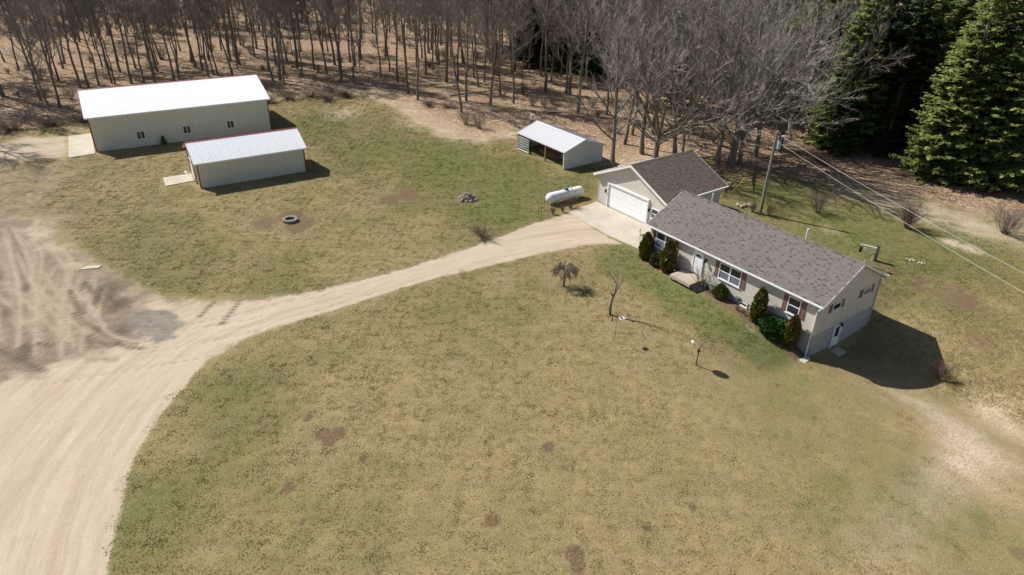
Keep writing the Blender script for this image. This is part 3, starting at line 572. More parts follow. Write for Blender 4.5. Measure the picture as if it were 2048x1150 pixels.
mb=MB()   # soffits
mb.box(-OV,L_+OV,-OV,-.03,2.665,2.69); mb.box(-OV,L_+OV,W_+.03,W_+OV,2.665,2.69)
for xa,xb in ((-OV,-.03),(L_+.03,L_+OV)):
    for ya,yb in ((-OV,y1),(W_+OV,y1)):
        a=rp(xa,ya); b=rp(xb,yb); z0=-.15
        q=[(xa,ya,a[2]+z0),(xb,ya,a[2]+z0),(xb,yb,b[2]+z0),(xa,yb,b[2]+z0)]; mb.hexa(q+[(p[0],p[1],p[2]+.02) for p in q])
mb.build('soffit',[M['siding']],roof)
# vents
mb=MB(); mb.tube([(10.15,4.6,3.9),(10.15,4.6,5.0)],.055,8); mb.tube([(10.15,4.6,4.98),(10.15,4.6,5.1)],.072,8); mb.build('vent_pipe',[M['white_paint']],roof)
mb=MB(); mb.tube([(1.1,5.5,3.4),(1.1,5.5,4.55)],.05,8); mb.build('vent_pipe',[M['white_paint']],roof)
# front openings (u = L - s)
U=lambda s:L_-s
def win(s0,s1,z0,z1,d=2,pl=front,**k): return window(house,'window',(U(s0)+U(s1))/2,z0,z1,abs(s1-s0),pl,d,**k)
win(14.16,12.24,1.2,2.5); shutter(house,U(14.5),U(14.19),1.17,2.48,front); shutter(house,U(12.21),U(11.9),1.17,2.48,front)
win(7.93,6.02,1.16,2.42); shutter(house,U(8.29),U(7.96),1.16,2.4,front); shutter(house,U(5.99),U(5.65),1.16,2.4,front)
win(2.24,1.3,1.15,2.38,1,dark=True); shutter(house,U(2.6),U(2.27),1.15,2.38,front); shutter(house,U(1.27),U(.93),1.15,2.38,front)
win(5.8,5.1,-.05,.27,1,tr=M['white_trim'],sash=False)
for t0,t1 in ((1.42,2.38),(4.98,5.94)):
    window(house,'window',(t0+t1)/2,1.78,2.32,t1-t0,right,1,sash=False)
    shutter(house,t0-.38,t0-.03,1.74,2.34,right); shutter(house,t1+.03,t1+.38,1.74,2.34,right)
def panel_door(parent,plane,u0,u1,v0,v1,glass=None,fan=False):
    mb=MB()
    def bx(m,a,b,c,d,e,f): m.hexa([plane(a,c,e),plane(b,c,e),plane(b,c,f),plane(a,c,f),plane(a,d,e),plane(b,d,e),plane(b,d,f),plane(a,d,f)])
    bx(mb,u0,u1,v0,v1,.02,.045)
    door=mb.build('door',[M['white_door']],parent)
    t=MB(); bx(t,u0-.11,u0,v0,v1+.11,.02,.09); bx(t,u1,u1+.11,v0,v1+.11,.02,.09); bx(t,u0,u1,v1,v1+.11,.02,.088); t.build('frame',[M['white_paint']],door)
    w_=u1-u0; h=v1-v0
    if fan:
        g=MB(); pts=[]; cx=(u0+u1)/2; cz=v1-.36; r=w_*.33
        for i in range(9): a=math.pi*i/8; pts.append((cx+r*math.cos(a),cz+r*.72*math.sin(a)))
        n=len(pts); g.add([plane(a,b,.056) for a,b in pts]+[plane(a,b,.04) for a,b in pts],[tuple(range(n))]+[(i,(i+1)%n,n+(i+1)%n,n+i) for i in range(n)]); g.build('fanlight',[M['glass']],door)
    for a,b in ((u0+.1,(u0+u1)/2-.04),((u0+u1)/2+.04,u1-.1)):
        for c,d in ((v0+.14,v0+.5*h*.85),(v0+.5*h*.85+.08,v0+h*(.70 if fan else .45))):
            if d>c: q=MB(); bx(q,a,b,c,d,.045,.055); q.build('panel',[M['white_door']],door)
    if glass:
        g=MB(); bx(g,u0+.16,u1-.16,v0+h*.5,v1-.12,.046,.056); g.build('pane',[M['glass']],door)
        g=MB()
        for a,b,c,d in ((u0+.12,u0+.158,v0+h*.48,v1-.08),(u1-.158,u1-.12,v0+h*.48,v1-.08),(u0+.16,u1-.16,v1-.118,v1-.08),(u0+.16,u1-.16,v0+h*.48,v0+h*.5-.002)): bx(g,a,b,c,d,.046,.062)
        g.build('glazing_bead',[M['white_trim']],door)
    k=MB(); p=Vector(plane(u1-.07,v0+h*.45,.06)); q=Vector(plane(u1-.07,v0+h*.45,.11)); k.tube([p,q],.03,8); k.build('handle',[M['grey_metal']],door)
panel_door(house,front,U(10.26),U(9.5),.62,2.36,fan=True); lantern(house,front,U(9.16),2.05,1.2)
gz=H(*xy(HO,HR,L_+.3,2.9))
panel_door(house,right,2.5,3.28,gz+.08,gz+1.86,glass=True); lantern(house,right,3.05,.33,1.1)
st=MB(); st.box(L_+.12,L_+.85,2.45,3.3,gz-.15,gz+.04); st.build('door_slab',[M['concrete']],house)
# downspouts
mb=MB(); x=L_-.14
mb.tube([(x+.3,-OV-.06,2.62),(x+.3,-OV-.05,2.5),(x+.02,-.09,2.3),(x+.02,-.09,-1.0),(x+.12,-.3,-1.1)],.05,6); mb.build('downspout',[M['white_paint']],house)
mb=MB(); mb.tube([(L_+.075,W_-.05,2.5),(L_+.075,W_-.05,-.9)],.035,6); mb.build('downspout',[M['siding']],house)
mb=MB(); mb.tube([(U(5.95),-.10,.42),(U(5.95),-.10,-.1)],.08,8); mb.box(U(6.1),U(5.8),-.17,-.055,.42,.55); mb.build('utility_box',[M['grey_metal']],house)
sp=MB(); sp.slab([(L_+.0,-1.05,-1.06),(L_+.45,-1.1,-1.08),(L_+.4,-.35,-1.0),(L_+.02,-.3,-1.0)],.08,(0,0,1))
o=sp.build('splash_block',[M['concrete']],None); o.location=HO; o.rotation_euler=(0,0,HR); tag(o,'flat pale splash block under the front corner downspout of the house','splash block')
# porch deck
dk=empty('porch_deck',HO,HR,'low weathered wooden porch deck in front of the white house door','porch')
xa,xb,ya,yb=U(10.95),U(9.0),-1.66,-.06
nb=11; bw=(yb-ya)/nb
for i in range(nb):
    m=MB(); m.box(xa,xb,ya+i*bw+.006,ya+(i+1)*bw-.006,.525-.004*(i%3==1),.56+.003*(i%2)); m.build('plank',[M['deck']],dk)
m=MB(); m.box(xa+.02,xb-.02,ya-.035,ya,.32,.52); m.box(xa-.035,xa,ya,yb,.32,.52); m.box(xb,xb+.035,ya,yb,.32,.52); m.build('skirt_board',[M['deck']],dk)
for x in (xa+.1,xb-.1,(xa+xb)/2):
    m=MB(); m.box(x-.05,x+.05,ya+.05,ya+.15,-.1,.52); m.build('leg',[M['wood_post']],dk)
m=MB(); m.box(xa+.1,xb-.1,ya+.3,yb-.1,-.05,.5); m.build('crawl_shade_panel',[M['dark_wood']],dk)  # dark box added under the planks to stand for crawl space shade
sps=empty('deck_steps',HO,HR,'dark slatted step unit leaning at the right end of the wooden porch deck','steps')
for i in range(9):
    a=i/9; x=xb+.05+.62*a; z=.5-.36*a
    m=MB(); m.hexa([(x,ya+.02,z-.04),(x+.052,ya+.02,z-.07),(x+.052,yb-.25,z-.07),(x,yb-.25,z-.04),(x,ya+.02,z+.01),(x+.052,ya+.02,z-.02),(x+.052,yb-.25,z-.02),(x,yb-.25,z+.01)]); m.build('slat',[M['dark_wood']],sps)
for y in (ya+.08,yb-.33):
    m=MB(); m.hexa([(xb+.05,y,-.02),(xb+.68,y,-.02),(xb+.68,y+.04,-.02),(xb+.05,y+.04,-.02),(xb+.05,y,.45),(xb+.68,y,.08),(xb+.68,y+.04,.08),(xb+.05,y+.04,.45)]); m.build('stringer',[M['dark_wood']],sps)

# ------------------------------------------------------------------ garage
GR=-.938; GO=(7.979,60.653,0.); GW=8.34; GL=7.2
ga=empty('garage',GO,GR,'detached cream garage with brown shingle roof and a wide white overhead door','garage')
gr=(4.852-2.721)/(GW/2+.45); og=.38; gzE=2.721+gr*.07
gfr=lambda u,v,d:(u,-d,v); grt=lambda u,v,d:(GW+d,u,v); glf=lambda u,v,d:(-d,GL-u,v); gbk=lambda u,v,d:(GW-u,GL+d,v)
gx=GW/2; gzt=lambda x:gzE+gr*(og+min(x,GW-x))-.14
mb=MB(); mb.box(.01,GW-.01,.01,GL-.01,-.4,gzE-.03); mb.add([(.01,.01,gzE-.03),(GW-.01,.01,gzE-.03),(gx,.01,gzt(gx)-.03),(.01,GL-.01,gzE-.03),(GW-.01,GL-.01,gzE-.03),(gx,GL-.01,gzt(gx)-.03)],[(0,1,2),(3,5,4),(1,4,5,2),(0,2,5,3)])
mb.build('wall',[M['siding']],ga)
def gg(v):
    if v<=gzE-.05: return .02,GW-.02
    d=(v-(gzE-.05))/((gzt(gx)-gzE+.02)/(GW/2)); return min(d,gx),max(GW-d,gx)
D0,D1,DH=1.46,6.36,2.2
mb=MB(); lap(mb,gfr,.02,D0-.1,.06,DH+.12); lap(mb,gfr,D1+.1,GW-.02,.06,DH+.12); lap(mb,gfr,0,GW,DH+.11,gzt(gx),gg); lap(mb,gbk,0,GW,.1,gzt(gx),gg); lap(mb,grt,.02,GL-.02,.1,2.62); lap(mb,glf,.02,GL-.02,.1,2.62)
mb.build('siding',[M['siding']],ga)
for x in (-.028,GW-.07): mb=MB(); mb.box(x,x+.098,-.03,.07,.05,2.6); mb.build('corner_trim',[M['siding']],ga)
mb=MB(); mb.box(-.01,GW+.01,-.012,GL+.01,-.4,.055); mb.build('foundation',[M['mortar']],ga)
# overhead door: jambs proud of the wall, sections recessed
mb=MB(); mb.box(D0-.14,D0,-.16,.0,.0,DH+.14); mb.box(D1,D1+.14,-.16,.0,.0,DH+.14); mb.box(D0,D1,-.16,.0,DH,DH+.14); jm=mb.build('door_frame',[M['white_trim']],ga)
od=MB(); od.box(D0,D1,-.035,-.005,.02,DH); odo=od.build('overhead_door',[M['white_door']],ga)
for r in range(4):
    z0=.02+r*(DH-.02)/4; z1=z0+(DH-.02)/4
    m=MB(); m.box(D0+.01,D1-.01,-.06,-.036,z0+.003,z1-.003)
    for c in range(8):
        u0=D0+.09+c*(D1-D0-.1)/8; u1=u0+(D1-D0)/8-.11; m.box(u0,u1,-.063,-.0601,z0+.09,z1-.09); m.box(u0+.05,u1-.05,-.066,-.0631,z0+.13,z1-.13)
    m.build('door_section',[M['white_door']],odo)
lantern(ga,gfr,1.16,1.5,1.2); lantern(ga,gfr,6.66,1.5,1.2)
window(ga,'window',7.28,.75,1.72,.85,gfr,1)
G1=Vector((-gr,0,1)).normalized(); G2=Vector((gr,0,1)).normalized()
gp=lambda x,y:(x,y,gzE+gr*(og+min(x,GW-x)))
mb=MB(); mb.slab([gp(-og,-og),gp(gx,-og),gp(gx,GL+og),gp(-og,GL+og)],.03,G1); mb.slab([gp(gx,-og),gp(GW+og,-og),gp(GW+og,GL+og),gp(gx,GL+og)],.03,G2)
gro=mb.build('roof',[M['gshin'][1]],ga)
gth=math.atan(gr); gsl=math.hypot(gx+og,gr*(gx+og))
# slope local axes: x along -Y.. ; build with explicit rotation
shingle_field(gro,M['gshin'],0,GL+2*og,gp(GW+og,-og),gsl,(Matrix.Rotation(math.pi/2,3,'Z')@Matrix.Rotation(gth,3,'X')).to_euler(),random.Random(5),300,lambda t:t[0]+t[2]*.6,darkp=.16)
shingle_field(gro,M['gshin'],0,GL+2*og,gp(-og,GL+og),gsl,(Matrix.Rotation(-math.pi/2,3,'Z')@Matrix.Rotation(gth,3,'X')).to_euler(),random.Random(6),0,lambda t:0)
mb=MB(); zz=gp(gx,0)[2]; mb.slab([(gx-.14,-og,zz-.04),(gx,-og,zz+.03),(gx,GL+og,zz+.03),(gx-.14,GL+og,zz-.04)],.01,(0,0,1)); mb.slab([(gx,-og,zz+.03),(gx+.14,-og,zz-.04),(gx+.14,GL+og,zz-.04),(gx,GL+og,zz+.03)],.01,(0,0,1)); mb.build('ridge_cap',[M['gshin'][0]],gro)
for y,dy in ((-og-.002,-.025),(GL+og+.002,.025)):
    mb=MB()
    for xa_,xb_ in ((-og,gx),(GW+og,gx)):
        a=gp(xa_,y); b=gp(xb_,y); p=[(a[0],y,a[2]-.2),(b[0],y,b[2]-.2),(b[0],y,b[2]+.02),(a[0],y,a[2]+.02)]; mb.hexa(p+[(q[0],q[1]+dy,q[2]) for q in p])
    mb.build('rake_board',[M['white_paint']],gro)
mb=MB(); mb.box(GW+og+.002,GW+og+.11,-og,GL+og,gzE-.12,gzE); mb.build('gutter',[M['white_paint']],gro)
mb=MB(); mb.box(-og-.11,-og-.002,-og,GL+og,gzE-.12,gzE); mb.build('gutter',[M['white_paint']],gro)
mb=MB()
for ya_,yb_ in ((-og,-.03),(GL+.03,GL+og)):
    for xa_,xb_ in ((-og,gx),(GW+og,gx)):
        a=gp(xa_,ya_); b=gp(xb_,yb_); q=[(xa_,ya_,a[2]-.16),(xb_,ya_,b[2]-.16),(xb_,yb_,b[2]-.16),(xa_,yb_,a[2]-.16)]; mb.hexa(q+[(p[0],p[1],p[2]+.02) for p in q])
mb.box(GW+.03,GW+og,-og+.03,GL+og-.03,gzE-.1,gzE-.08); mb.box(-og,-.03,-og+.03,GL+og-.03,gzE-.1,gzE-.08)
mb.build('soffit',[M['siding']],gro)

# garage apron: concrete bays
ap=empty('garage_apron',GO,GR); ap['kind']='structure'
bays=[[(.05,-.17),(3.1,-.17),(3.1,-4.3),(.55,-4.02)],[(3.115,-.17),(6.4,-.17),(6.4,-4.5),(3.115,-4.31)],[(6.415,-.17),(8.34,-.17),(9.6,-.5),(10.0,-4.15),(6.415,-4.51)]]
for b_ in bays:
    n=len(b_); m=MB(); b2=b_[::-1]; m.add([(x,y,-.2) for x,y in b2]+[(x,y,.035) for x,y in b2],[tuple(range(n))[::-1],tuple(range(n,2*n))]+[(i,(i+1)%n,n+(i+1)%n,n+i) for i in range(n)]); m.build('slab_bay',[M['concrete']],ap)
# ------------------------------------------------------------------ metal buildings
def rib_panel(wd,ln,mat,name,ribs=4,h=.03):
    """panel in local XY plane (x across, y along), z out, with trapezoid ribs"""
    pr=[]; p=wd/ribs
    for i in range(ribs): c=i*p+p/2; pr+= [(c-.5*p+ (0 if i else .004),0),(c-.045,0),(c-.022,h),(c+.022,h),(c+.045,0)]
    pr.append((wd-.004,0)); n=len(pr); m=MB()
    m.add([(x,0,z) for x,z in pr]+[(x,ln,z) for x,z in pr],[(i,i+1,n+i+1,n+i) for i in range(n-1)])
    return m.mesh(name,mat)
def metal_building(name,label,B,wallm,roofm,trim,cat,ribs=4,open_front=False,gable_panels=True):
    x0,y0,yaw,L,W,ze,zr,zg,o=B; root=empty(name,(x0,y0,0),yaw,label,cat)
    rise=(zr-ze)/(W/2+o); sl=math.hypot(W/2+o,zr-ze); th=math.atan(rise)
    zw=lambda y: ze+rise*(o+min(y,W-y))-.1
    mb=MB()
    if not open_front: mb.box(.03,L-.03,.03,W-.03,-.2,ze-.05)
    else:
        mb.box(.03,L-.03,W-.06,W-.03,-.2,ze-.05); mb.box(.02,.05,.03,W-.07,-.2,ze-.05); mb.box(L-.05,L-.02,.03,W-.07,-.2,ze-.05)
    for x in ((.02,L-.02)):
        dx=.02 if x<1 else -.02
        mb.add([(x,.03,ze-.05),(x,W-.03,ze-.05),(x,W/2,zw(W/2)-.01),(x+dx,.03,ze-.05),(x+dx,W-.03,ze-.05),(x+dx,W/2,zw(W/2)-.01)],[(0,1,2),(3,5,4),(0,2,5,3),(1,4,5,2)])
    mb.build('wall',[wallm],root)
    pw=.914; n=max(1,round(L/pw)); pw=L/n
    if not open_front:
        WP=rib_panel(pw,ze+.05,wallm,'wall_panel',ribs)
        for i in range(n): put('wall_panel',WP,root,(i*pw,0,-.05),rot=(math.pi/2,0,0))
    WPb=rib_panel(pw,ze+.05,wallm,'wall_panel',ribs)
    for i in range(n): put('wall_panel',WPb,root,(L-i*pw,W,-.05),rot=(math.pi/2,0,math.pi))
    # gable ends: panels cut to the slope
    k=max(2,2*round(W/1.83)); gw=W/k
    for end in (0,1):
        for i in range(k):
            ya,yb=i*gw,(i+1)*gw; m=MB(); pts=[]; q=gw/ribs
            for j in range(ribs): c=ya+j*q+q/2; pts+=[(c-.5*q+(0 if j else .004),0),(c-.045,.03),(c-.022,.055),(c+.022,.055),(c+.045,.03)]
            pts=[(a,max(.03,b) if b else .03) for a,b in pts]; pts.append((yb-.004,.03)); nn=len(pts)
            X_=lambda d:(L+d-.03) if end else (-d+.03)
            vs=[(X_(d),y,-.05) for y,d in pts]+[(X_(d),y,min(zw(y),ze+rise*(o+min(y,W-y))-.05)) for y,d in pts]
            m.add(vs,[(a,a+1,nn+a+1,nn+a) if end else (a+1,a,nn+a,nn+a+1) for a in range(nn-1)]); m.build('gable_panel',[wallm],root)
    # roof
    mb=MB(); A=lambda x,y:(x,y,ze+rise*(o+min(y,W-y))-.02)
    mb.slab([A(-o,-o),A(L+o,-o),A(L+o,W/2),A(-o,W/2)],.025,(0,0,1)); mb.slab([A(-o,W/2),A(L+o,W/2),A(L+o,W+o),A(-o,W+o)],.025,(0,0,1))
    rf=mb.build('roof',[roofm],root)
    LL=L+2*o; n=round(LL/.914); pw=LL/n; RP=rib_panel(pw,sl,roofm,'roof_panel',ribs,.020)
    for i in range(n):
        put('roof_panel',RP,rf,(-o+i*pw,-o,ze),rot=(th,0,0)); put('roof_panel',RP,rf,(L+o-i*pw,W+o,ze),rot=(th,0,math.pi))
    mb=MB(); zz=zr+.035
    mb.slab([(-o,W/2-.18,zz-.18*rise),(L+o,W/2-.18,zz-.18*rise),(L+o,W/2,zz),(-o,W/2,zz)],.012,(0,0,1)); mb.slab([(-o,W/2,zz),(L+o,W/2,zz),(L+o,W/2+.18,zz-.18*rise),(-o,W/2+.18,zz-.18*rise)],.012,(0,0,1)); mb.build('ridge_cap',[trim],rf)
    for x,dx in ((-o-.003,-.03),(L+o+.003,.03)):
        mb=MB()
        for a_,b_ in ((-o,W/2),(W+o,W/2)):
            pa=(x,a_,ze-.14),(x,b_,zr-.14),(x,b_,zr+.045),(x,a_,ze+.045); mb.hexa(list(pa)+[(p[0]+dx,p[1],p[2]) for p in pa])
        mb.build('rake_trim',[trim],rf)
    return root,rf,zw
B1=(-45.969,72.247,.5384,18.805,11.86,3.785,5.494,0,.338)
B2=(-30.279,61.962,.5627,10.246,5.482,2.512,3.869,0,.321)
b1,b1r,_=metal_building('pole_barn','large cream metal pole barn with white roof and three small windows',B1,M['barn_wall'],M['barn_roof'],M['red_trim'],'barn')
b2,b2r,_=metal_building('pole_barn','smaller cream metal barn with white roof, without windows on its long wall',B2,M['barn_wall'],M['barn_roof'],M['red_trim'],'barn')
for root,rf,B in ((b1,b1r,B1),(b2,b2r,B2)):
    L,W,ze,o=B[3],B[4],B[5],B[8]
    for x in (-.06,L-.03):
        for y in (-.06,W-.04):
            mb=MB(); mb.box(x,x+.10,y,y+.11,-.05,ze-.06); mb.build('corner_trim',[M['red_trim']],root)
    mb=MB(); mb.box(-o,L+o,-o-.03,-o-.002,ze-.15,ze-.01); mb.build('eave_trim',[M['white_trim']],rf)
    mb=MB(); mb.box(-o,L+o,W+o+.002,W+o+.03,ze-.15,ze-.01); mb.build('eave_trim',[M['red_trim']],rf)
    mb=MB(); mb.box(-o+.02,L+o-.02,-o+.01,-.05,ze-.14,ze-.12); mb.build('soffit',[M['white_trim']],rf)
    # sliding door on the end wall facing the yard
    dw=min(W*.42,4.2); dh=ze-.5; yc=W*.5
    d=MB(); d.box(-.16,-.09,yc-dw/2,yc+dw/2,.05,dh); do=d.build('sliding_door',[M['barn_wall']],root)
    m=MB()
    for ya_,yb_,za,zb in ((yc-dw/2,yc-dw/2+.12,.05,dh),(yc+dw/2-.12,yc+dw/2,.05,dh),(yc-dw/2+.12,yc+dw/2-.12,dh-.12,dh),(yc-dw/2+.12,yc+dw/2-.12,.05,.17)): m.box(-.19,-.161,ya_,yb_,za,zb)
    m.build('frame',[M['red_trim']],do)
bfr=lambda u,v,d:(u,-d-.03,v)
for u in (4.64,9.44,14.23): window(b1,'window',u,.78,1.72,.86,bfr,1,slider=True,tr=M['white_paint'])
def pad(B,pts,label_):
    o=MB(); pts=pts[::-1]; n=len(pts); o.add([(x,y,-.2) for x,y in pts]+[(x,y,.04) for x,y in pts],[tuple(range(n))[::-1],tuple(range(n,2*n))]+[(i,(i+1)%n,n+(i+1)%n,n+i) for i in range(n)])
    q=o.build('concrete_pad',[M['concrete']]); q.location=(B[0],B[1],0); q.rotation_euler=(0,0,B[2]); q['kind']='structure'; q['label']=label_
pad(B1,[(-.2,7.8),(-.2,-.7),(-2.7,-1.0),(-2.6,7.9)],'concrete pad at the end of the large barn'); pad(B2,[(-.12,4.75),(-.12,2.45),(-2.9,2.2),(-2.75,4.8)],'small concrete pad at the end of the smaller barn')
# ------------------------------------------------------------------ open shed
S_=(.357,76.312,-.947,8.371,5.456,1.848,2.81,0,.121)
sh,shr,szw=metal_building('livestock_shed','open-fronted grey metal livestock shed with a grey metal roof near the woods',S_,M['shed_wall'],M['shed_roof'],M['shed_roof'],'shed',open_front=True)
mb=MB(); mb.box(.0,.09,-.05,.05,-.1,1.75); mb.build('post',[M['dark_metal']],sh)
for x,mt in ((2.33,M['dark_wood']),(5.12,M['wood_post'])): mb=MB(); mb.box(x-.07,x+.07,-.05,.09,-.1,1.75); mb.build('post',[mt],sh)
mb=MB(); mb.box(.1,8.3,-.02,.06,1.62,1.78); mb.build('header_beam',[M['wood_post']],sh)
mb=MB(); mb.box(8.26,8.4,-.05,.06,-.1,1.78); mb.build('corner_trim',[M['shed_wall']],sh)
for i,x in enumerate((.1,2.1,4.2,6.3,8.2)):
    mb=MB(); mb.hexa([(x,.1,1.78),(x+.05,.1,1.78),(x+.05,2.72,2.62),(x,2.72,2.62),(x,.1,1.86),(x+.05,.1,1.86),(x+.05,2.72,2.72),(x,2.72,2.72)]); mb.build('rafter',[M['wood_post']],sh)
gt=empty('livestock_gate',(S_[0],S_[1],0),S_[2],'white tubular livestock gate hung across the left bay of the grey shed','gate')
for z in (.12,.42,.7,.98,1.25,1.52): m=MB(); m.tube([(.16,-.12,z),(2.2,-.12,z)],.028 if z>.2 else .05,6); m.build('rail',[M['white_trim']],gt)
for x in (.16,1.1,2.2): m=MB(); m.tube([(x,-.12,.1),(x,-.12,1.54)],.028,6); m.build('upright',[M['white_trim']],gt)
def blobmesh(name,mat,sx,sy,sz,seed,sub=3,amp=.25,fr=1.5):
    bm=bmesh.new(); bmesh.ops.create_icosphere(bm,subdivisions=sub,radius=1); r_=np.array([v.co[:] for v in bm.verts])
    d=1+amp*(fbm(r_[:,0]*fr+seed*3.1,r_[:,1]*fr+r_[:,2]*2.3,1.,seed,3)-.5)*2
    for v,k in zip(bm.verts,d): v.co=Vector((v.co.x*sx,v.co.y*sy,v.co.z*sz))*k
    me=bpy.data.meshes.new(name); bm.to_mesh(me); bm.free(); me.materials.append(mat)
    me.polygons.foreach_set('use_smooth',[True]*len(me.polygons)); return me
hx,hy=xy((S_[0],S_[1]),S_[2],3.6,2.6)
o=put('bedding_heap',blobmesh('bedding_heap',M['hay'],2.4,1.3,.45,4),None,(hx,hy,.05)); tag(o,'brown heap of old bedding straw inside the open grey shed','straw heap'); o.rotation_euler=(0,0,S_[2])
hx,hy=xy((S_[0],S_[1]),S_[2],7.3,.9)
hs=MB(); 
for k in range(3):
    hs.tube([(.32*math.cos(a)+.0,.05*k,.95+.32*math.sin(a)) for a in [i*math.pi/7 for i in range(15)]],.022,5,cap=True)
o=hs.build('coiled_hose',[M['white_trim']]); o.location=(hx,hy,.0); o.rotation_euler=(0,0,S_[2]+.5); tag(o,'pale coiled hose hanging inside the right bay of the grey shed','hose')
# ================================================================== vegetation
def tube_np(out,pts,rad,k):
    pts=np.asarray(pts,float); n=len(pts); d=np.gradient(pts,axis=0); d/=np.linalg.norm(d,axis=1)[:,None]+1e-9
    ref=np.array([0,0,1.]) if abs(d[0][2])<.9 else np.array([1.,0,0]); u=np.cross(d[0],ref); u/=np.linalg.norm(u)
    base=out.n; ang=np.arange(k)*2*math.pi/k; ca,sa=np.cos(ang)[:,None],np.sin(ang)[:,None]
    for i in range(n):
        u=u-d[i]*u.dot(d[i]); u/=np.linalg.norm(u)+1e-9; w_=np.cross(d[i],u); out.v.append(pts[i]+(ca*u+sa*w_)*rad[i])
    out.n+=n*k
    for i in range(n-1):
        for j in range(k):
            a=base+i*k+j; b=base+i*k+(j+1)%k; out.q.append((a,b,b+k,a+k))
class TM:
    def __init__(s): s.v=[]; s.q=[]; s.t=[]; s.n=0
    def spike(s,p,d,l,r):
        d=d/np.linalg.norm(d); u=np.cross(d,(.3,.5,.8)); u/=np.linalg.norm(u)+1e-9; w_=np.cross(d,u)
        s.v.append(np.array([p+u*r,p-u*r*.5+w_*r*.87,p-u*r*.5-w_*r*.87,p+d*l])); b=s.n; s.n+=4; s.t+= [(b,b+1,b+3),(b+1,b+2,b+3),(b+2,b,b+3)]
    def mesh(s,name,mat):
        me=bpy.data.meshes.new(name); V=np.concatenate(s.v); me.from_pydata(V.tolist(),[],s.q+s.t); me.materials.append(mat); return me
def rdir(d,ang,az):
    d=d/np.linalg.norm(d); ref=np.array([0,0,1.]) if abs(d[2])<.95 else np.array([1.,0,0]); u=np.cross(d,ref); u/=np.linalg.norm(u); w_=np.cross(d,u)
    return d*math.cos(ang)+(u*math.cos(az)+w_*math.sin(az))*math.sin(ang)
def curve(p,d,l,n,bend,wob,rs):
    P=[np.array(p,float)]; d=np.array(d,float); st=l/(n-1)
    for i in range(n-1):
        d=d+np.array([0,0,bend])*(1/(n-1))+rs.normal(0,wob,3); d/=np.linalg.norm(d); P.append(P[-1]+d*st)
    return np.array(P)
def at_t(P,t):
    x=t*(len(P)-1); i=min(int(x),len(P)-2); f=x-i; return P[i]*(1-f)+P[i+1]*f, P[i+1]-P[i]
def twigs(cr,P,rs,n,l,r,ang=.75,t0=.15,up_=.15):
    for j in range(n):
        t=t0+(1-t0)*(j+rs.random())/n; p,d=at_t(P,min(t,.999)); dd=rdir(d,ang*rs.uniform(.6,1.2),rs.uniform(0,6.28)); dd[2]+=up_; cr.spike(p,dd,l*rs.uniform(.6,1.3),r)
def sub(tr,cr,p,d,l,r,lev,rs,cfg):
    n=(6,5,4,3)[min(lev,3)]; k=(7,5,4,3)[min(lev,3)]
    P=curve(p,d,l,n,cfg['bend'],cfg['wob'],rs); rad=np.linspace(r,max(r*.25,.006),n); tube_np(tr if lev<=1 else cr,P,rad,k)
    if lev>=cfg['deep']: twigs(cr,P,rs,cfg['tw'],cfg['tl'],cfg['tr']); cr.spike(P[-1],P[-1]-P[-2],cfg['tl']*.8,cfg['tr']); return
    nc=cfg['ch'][lev]
    for j in range(nc):
        t=.25+.75*(j+rs.random()*.8)/nc; q,dd=at_t(P,min(t,.98)); a=rs.uniform(.45,.85); nd=rdir(dd,a,j*2.4+rs.uniform(-.6,.6)); nd[2]+=cfg['up']
        sub(tr,cr,q,nd/np.linalg.norm(nd),l*rs.uniform(.38,.6)*(1.1-.45*t),max(r*(1-.7*t)*.6,.008),lev+1,rs,cfg)
def forest_tree(seed,Ht,r0,first,spread,nl=16,mats=('bark','twig'),cfg=None,lean=0.):
    rs=np.random.RandomState(seed); tr,cr=TM(),TM()
    c=dict(bend=.35,wob=.09,deep=2,tw=9,tl=.75,tr=.013,ch=[0,5,5],up=.25); c.update(cfg or {})
    n=11; P=np.zeros((n,3)); 
    for i in range(1,n): P[i]=P[i-1]+np.array([rs.normal(0,.10)+lean,rs.normal(0,.10),Ht*.95/(n-1)])
    rad=r0*(1-np.linspace(0,1,n))**.75+.02; rad[0]*=1.35; P[0][2]=-.25; tube_np(tr,P,rad,9)
    for j in range(nl):
        t=first+(.97-first)*(j+rs.random()*.6)/nl; p,d=at_t(P,t); az=j*2.4+rs.uniform(-.5,.5); el=math.radians(rs.uniform(25,48)+25*t)
        l=(spread*(1-((t-first)/(1-first))*.65))*rs.uniform(.75,1.2)
        sub(tr,cr,p,np.array([math.cos(az)*math.cos(el),math.sin(az)*math.cos(el),math.sin(el)]),l,r0*(1-t)**.75*.5+.015,1,rs,c)
    # a few dead stubs on the bole
    for j in range(5):
        t=rs.uniform(.12,first); p,d=at_t(P,t); az=rs.uniform(0,6.28); tr.spike(p,np.array([math.cos(az),math.sin(az),rs.uniform(-.2,.5)]),rs.uniform(.5,1.8),.025)
    return tr.mesh('trunk',M[mats[0]]),cr.mesh('crown',M[mats[1]])
